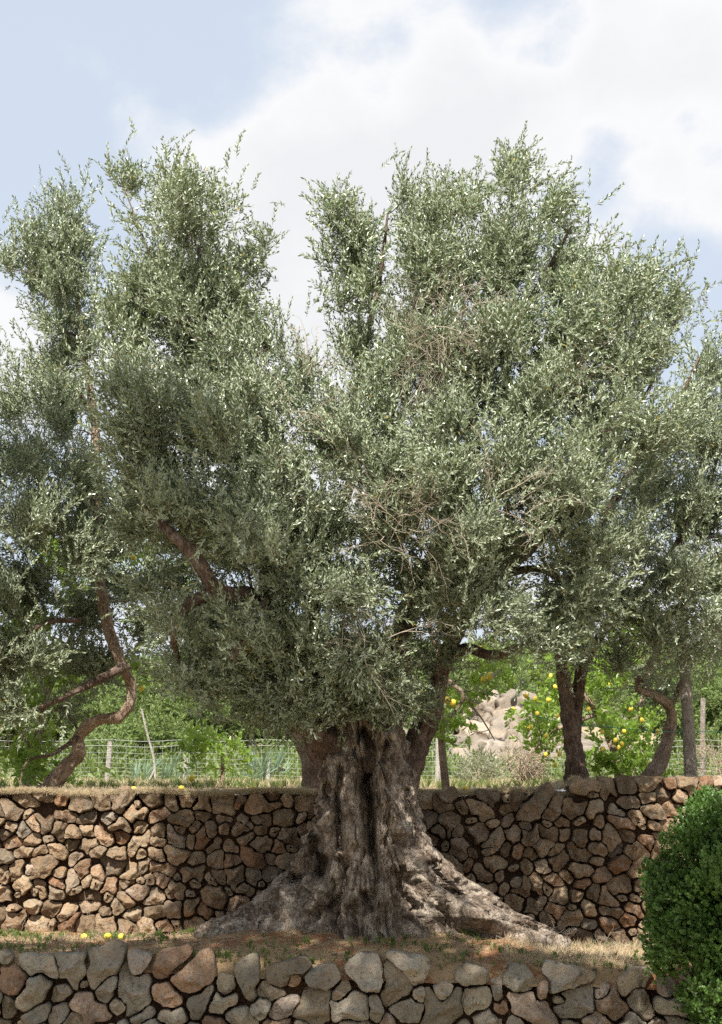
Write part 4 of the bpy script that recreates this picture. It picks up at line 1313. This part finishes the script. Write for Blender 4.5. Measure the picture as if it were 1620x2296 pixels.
bush('bush', 'low green bush behind the bent olive trunk', [(60, 1740, 70, 40, 18.5), (150, 1755, 70, 20, 19)], CITRUS_TW, BG, per=32, spacing=.45)
bush('bush', 'leafy green bush under the lemon fruit at the right', [(1420, 1735, 60, 30, 17.6), (1480, 1745, 30, 20, 17.4)], CITRUS_TW, BG, per=32, spacing=.45)
bush('bush', 'yellow green bush far behind the left fence post', [(250, 1700, 110, 60, 32, 1.5), (330, 1660, 80, 50, 33, 1.5)], SCRUB_TW, BG, per=30, spacing=.7)
bush('pine_tree', 'rounded dark green tree beyond the fence under the bent olive limb', [(430, 1610, 110, 80, 38, 2), (350, 1560, 90, 60, 39, 2), (300, 1640, 80, 70, 38, 2), (430, 1700, 120, 50, 37, 2)], SCRUB_TW, 'dense trees beyond the fence', per=34, spacing=.8, cat='tree')
bush('pine_tree', 'broad green tree beyond the fence just left of the old trunk', [(600, 1630, 110, 80, 40, 2), (700, 1600, 100, 80, 42, 2), (640, 1720, 120, 50, 39, 2)], SCRUB_TW, 'dense trees beyond the fence', per=34, spacing=.8, cat='tree')
bush('pine_tree', 'tall green tree beyond the fence at the far left', [(60, 1600, 130, 90, 40, 2), (170, 1640, 100, 90, 40, 2), (20, 1520, 110, 80, 42, 2), (-100, 1600, 120, 120, 40, 2)], SCRUB_TW, 'dense trees beyond the fence', per=34, spacing=.8, cat='tree')
bush('pine_tree', 'light green tree between the old trunk and the pale rocks', [(990, 1640, 60, 70, 36, 1.5), (970, 1710, 60, 40, 34, 1.5), (1010, 1560, 60, 60, 38, 1.5)], SCRUB_TW, 'dense trees beyond the fence', per=34, spacing=.8, cat='tree')
bush('pine_tree', 'green tree beyond the fence behind the weathered pole', [(1480, 1600, 120, 70, 40, 2), (1600, 1580, 100, 70, 42, 2), (1560, 1680, 110, 40, 38, 2), (1720, 1600, 100, 100, 40, 2)], SCRUB_TW, 'dense trees beyond the fence', per=34, spacing=.8, cat='tree')

ground_scatter('undergrowth', 2600, (-9, 12), (23.5, 40), up_z, SCRUB_TW, (.6, 1.5), 'low yellow green undergrowth beyond the wire fence', wild=1.0)
# hillside scrub in one mass
n = 1100
X = rng.uniform(-55, 55, n); Y = 42 + rng.random(n) ** 0.8 * 95
Z = hill_z(X, Y)
C = np.stack([X, Y, Z + 0.5], 1)
keep = ~((X > 2) & (X < 8) & (Y < 60))
C = C[keep]
scatter('hillside_scrub', *clump_twigs(C, rng.uniform(.8, 1.5, len(C)), per=3.2, up=0.5, wild=0.8, sc=(1.8, 3.0)), SCRUB_TW)
bpy.data.objects['hillside_scrub']['label'] = 'green scrub covering the far hillside'

# bare pale rocks
rock = empty('rock_outcrop', P(1120, 1750, 33), 'pale pinkish rocks on the slope between old trunk and forked olive', 'rocks')
th = np.linspace(0, 2 * np.pi, 22, endpoint=False)
q = 0
for ry_ in range(9):
    for rx_ in range(8):
        x = 1010 + rx_ * 36 + rng.uniform(-14, 14) + (ry_ % 2) * 16; y = 1750 - ry_ * 23 + rng.uniform(-8, 8)
        if x > 1230 - ry_ * 4 or x < 1000 + ry_ * 6: continue
        D = 30 + ry_ * 1.0 + rng.uniform(-.2, .2)
        p = P(x, y, D)
        prof = (0.26 + 0.06 * np.sin(th * 2 + rng.uniform(0, 6)) + 0.04 * np.sin(th * 5 + rng.uniform(0, 6))) * rng.uniform(.7, 1.2)
        V, F = stone_mesh(p[0], p[2], prof, th, D, 0.3, 0.28, 9000 + q, depth=1.0, rings=5)
        mesh_obj('rock', V, F, M_ROCK, rock, loc=(p[0], D, p[2])); q += 1
bank_z = lambda X, Y: 1.30 + np.clip((Y - 30) / 11, 0, 1) * 2.3 * np.exp(-((X - 3.4) / 4.2) ** 2) + zn(X, Y, .8, .15, 4)
grid_obj('rocky_bank', -4, 11, 29, 41.5, 60, 50, bank_z, M_ROCK)


# ------------------------------------------------------------------ clipped shrub at the right
sh = empty('green_shrub', (3.35, 11.2, -1.15), 'dense dark green small leaved shrub filling the lower right corner', 'shrub')
shl = [(1600, 1850, 110, 60, 11.2, .5), (1540, 1900, 70, 60, 11.1, .45), (1560, 1990, 100, 90, 11.0, .6), (1640, 1960, 120, 120, 11.1, .7), (1520, 2060, 75, 80, 11.0, .5), (1620, 2130, 140, 110, 11.0, .7),
       (1500, 2110, 55, 50, 11.0, .4), (1590, 2240, 80, 80, 10.9, .6), (1700, 2200, 120, 150, 11, .8), (1650, 2330, 120, 90, 10.9, .6), (1720, 1900, 110, 90, 11.2, .6), (1600, 1810, 50, 20, 11.2, .3), (1570, 1800, 40, 16, 11.2, .2), (1480, 2160, 40, 25, 11.1, .25), (1475, 1960, 25, 50, 11.1, .3), (1620, 2450, 110, 90, 10.9, .6), (1480, 2020, 30, 60, 11.0, .3), (1560, 2060, 90, 120, 11.3, .7), (1700, 2050, 120, 160, 11.2, .8), (1640, 1900, 100, 70, 11.5, .6)]
C, Rr = lobe_clumps([(a_ + 14, *r_) for a_, *r_ in shl], 0.27)
Rr = np.minimum(Rr, 0.26)
scatter('foliage', *clump_twigs(C, Rr, per=420, up=0.25, wild=0.5, center=np.array((3.4, 11.3, 0.3)), sc=(.7, 1.15)), SHRUB_TW, sh)
A = Acc()
bs = np.array((3.35, 11.2, -1.15))
for i in range(0, len(C), max(1, len(C) // 40)):
    V, F, _ = tube([bs + rng.normal(size=3) * (.1, .1, 0), (bs + C[i]) / 2 + rng.normal(size=3) * .08 + (0, .12, 0), C[i] + (0, .12, 0)], [.022, .014, .005], n=8, seg=5); A.add(V, F)
o = A.build('stems', M_BARK2, sh); o['kind'] = 'stuff'


# ------------------------------------------------------------------ ground cover
def patch(s, th_, k, seed, yb=None):
    def f(X, Y):
        v = fbm(np.stack([X * s, Y * s, np.full_like(X, seed)], -1), 3)
        m_ = np.clip((v - th_) * k, 0, 1)
        if yb is not None: m_ = np.clip(m_ + yb(X, Y), 0, 1)
        return m_
    return f


edge = lambda X, Y: 0.9 * np.exp(-((Y - 12.24) / 0.08) ** 2) * (pn(np.stack([X * 1.4, Y * 0, X * 0 + 2], -1)) > -0.15) + 0.7 * np.exp(-((Y - 14.1) / 0.12) ** 2) * (X < -1.1) + .9 * np.exp(-((Y - 12.75) / 0.10) ** 2) * (np.abs(X - .1) < 1.0) * (pn(np.stack([X * 2.4, Y * 0, X * 0 + 5], -1)) > 0)
ground_scatter('grass', 3800, (-4.6, 4.6), (12.12, 14.3), mid_z, GRASS_TW, (.5, 1.1), 'short green grass on the middle terrace', patch(1.6, 0.22, 2.5, 1, edge))
ground_scatter('weeds', 1500, (-4.6, 4.6), (12.22, 14.3), mid_z, WEED_TW, (.6, 1.3), 'small leafy weeds on the middle terrace', patch(2.0, 0.25, 3, 8, edge), wild=.8)
ground_scatter('dry_grass', 7000, (-4.6, 4.6), (12.22, 14.3), mid_z, STRAW_TW, (.5, 1.0), 'dry straw on the middle terrace', patch(1.0, 0.50, 1.5, 4, lambda X, Y: .8 * (X > 1.2) * (X < 3.4)), wild=1.2)
ground_scatter('leaf_litter', 8000, (-4.6, 4.6), (12.22, 14.3), mid_z, LITTER_TW, (.35, .7), 'fallen leaves on the middle terrace', upv=.5, wild=1.0, lift=.008)
ground_scatter('grass', 1500, (-6, 8), (18, 24), up_z, GRASS_TW, (.8, 2.2), 'pale green grass below the wire fence')
ground_scatter('dry_grass', 15000, (-6, 7), (14.52, 17.5), up_z, STRAW_TW, (.3, .75), 'dry straw on the upper terrace', lambda X, Y: np.exp(-(Y - 14.5) / 1.3), wild=1.3)
lip = lambda X, Y: np.array([up_top(x) for x in X]) - 0.01
ground_scatter('dry_grass', 7000, (-5, 2.2), (14.52, 14.66), lip, STRAW_TW, (.35, .7), 'dry straw hanging over the top of the upper wall', wild=1.6, upv=.9)
ground_scatter('dry_grass', 4000, (-7, 8), (19, 27), up_z, STRAW_TW, (.8, 1.8), 'tall pale grass around the wire fence', wild=.5)


peb = []
for k in range(4):
    th_ = np.linspace(0, 2 * np.pi, 9, endpoint=False)
    V_ = [(0, 0, .012)] + [(math.cos(a_) * .02 * random.uniform(.7, 1.2), math.sin(a_) * .016 * random.uniform(.7, 1.2), .006) for a_ in th_] + [(math.cos(a_) * .022, math.sin(a_) * .018, -.006) for a_ in th_]
    F_ = [(0, 1 + i, 1 + (i + 1) % 9) for i in range(9)] + [(1 + i, 10 + i, 10 + (i + 1) % 9, 1 + (i + 1) % 9) for i in range(9)]
    peb.append(mesh_obj('pebble', V_, F_, M_UP, smooth=False, link=False))
ground_scatter('pebbles', 900, (-4.6, 4.6), (12.2, 14.3), mid_z, peb, (.3, 1.6), 'small stones strewn on the middle terrace', upv=3, wild=.3)
ground_scatter('fallen_twigs', 160, (-4.6, 4.6), (12.25, 14.3), mid_z, BARE_TW, (.25, .6), 'dry twigs lying on the middle terrace', upv=.05, wild=1.0, lift=.012)


# ------------------------------------------------------------------ unseen tree added beside the viewpoint to shade lower wall and left crowns
sht = empty('added_shade_tree', (-4.6, 2.5, -1.15), 'unseen tree added overhead to cast shade on the lower wall', 'added shade tree')
SL = [([(-4.6, 2.5, -1.2), (-4.5, 2.8, 2.0), (-3.9, 3.4, 5.0), (-2.5, 4.5, 7.4), (0, 5.6, 8.6), (3, 6.0, 9.0)], [.4, .32, .26, .18, .1, .05]),
      ([(-3.9, 3.4, 5.0), (-4.2, 4.6, 7.4), (-3.6, 5.8, 8.8)], [.18, .12, .05]),
      ([(-2.5, 4.5, 7.4), (1.0, 4.0, 9.2), (4.2, 5.0, 9.6)], [.12, .09, .05])]
SL = [(np.array(a_), b_) for a_, b_ in SL]
for k, (a_, b_) in enumerate(SL):
    tube_obj('trunk' if k == 0 else 'limb', a_, b_, M_BARK2, sht, seg=16, rough=.25, seed=k)
shade = lambda gx, gy, gz_, z: np.array((gx, gy, gz_)) + np.array(sun_dir) * ((z - gz_) / sun_dir.z)
C = []  # crown clumps placed toward the sun from spots to shade, gaps where sun falls
for gx in np.arange(-5.0, 6.0, 0.62):
    for gy in np.arange(11.1, 14.2, 0.62):
        gx2, gy2 = gx + rng.uniform(-.25, .25), gy + rng.uniform(-.25, .25)
        if 0.85 < gx2 < 3.1 and 12.2 < gy2: continue
        if 0.0 < gx2 < 3.1 and 13.0 < gy2: continue
        if gx2 < -1.0 and gy2 > 13.0: continue
        if 2.5 < gx2 < 3.7 and gy2 > 11.75: continue
        C.append(shade(gx2, gy2, 0.0, rng.uniform(8.3, 9.6)))
for gx in np.arange(-1.4, -0.4, 0.5):  # extra clumps to shade the old olive's lower left crown
    for gy in np.arange(14.2, 15.7, 0.5):
        C.append(shade(gx + rng.uniform(-.2, .2), gy + rng.uniform(-.2, .2), 0.0, rng.uniform(8.9, 9.9)))
for gx in np.arange(-6.5, -0.6, 0.6):  # extra clumps to shade the left olive's lower crown, its trunk left clear
    for gy in np.arange(16.5, 18.9, 0.6):
        if abs(gx + 2.9) < .7 and gy < 17.6 or gx > -1.9: continue
        C.append(shade(gx + rng.uniform(-.3, .3), gy + rng.uniform(-.3, .3), 0.0, rng.uniform(9.2, 10.2)))
C = np.array(C)
C = C[C[:, 2] > 1.5 + 0.583 * C[:, 1] + 0.6]
a = clump_twigs(C, np.where(C[:, 0] > 2.0, .72, .55), per=12, up=.3, wild=.6, sc=(.9, 1.5))
scatter('crown', *a, SCRUB_TW, sht)
branch_out(C, SL, M_BARK2, sht)
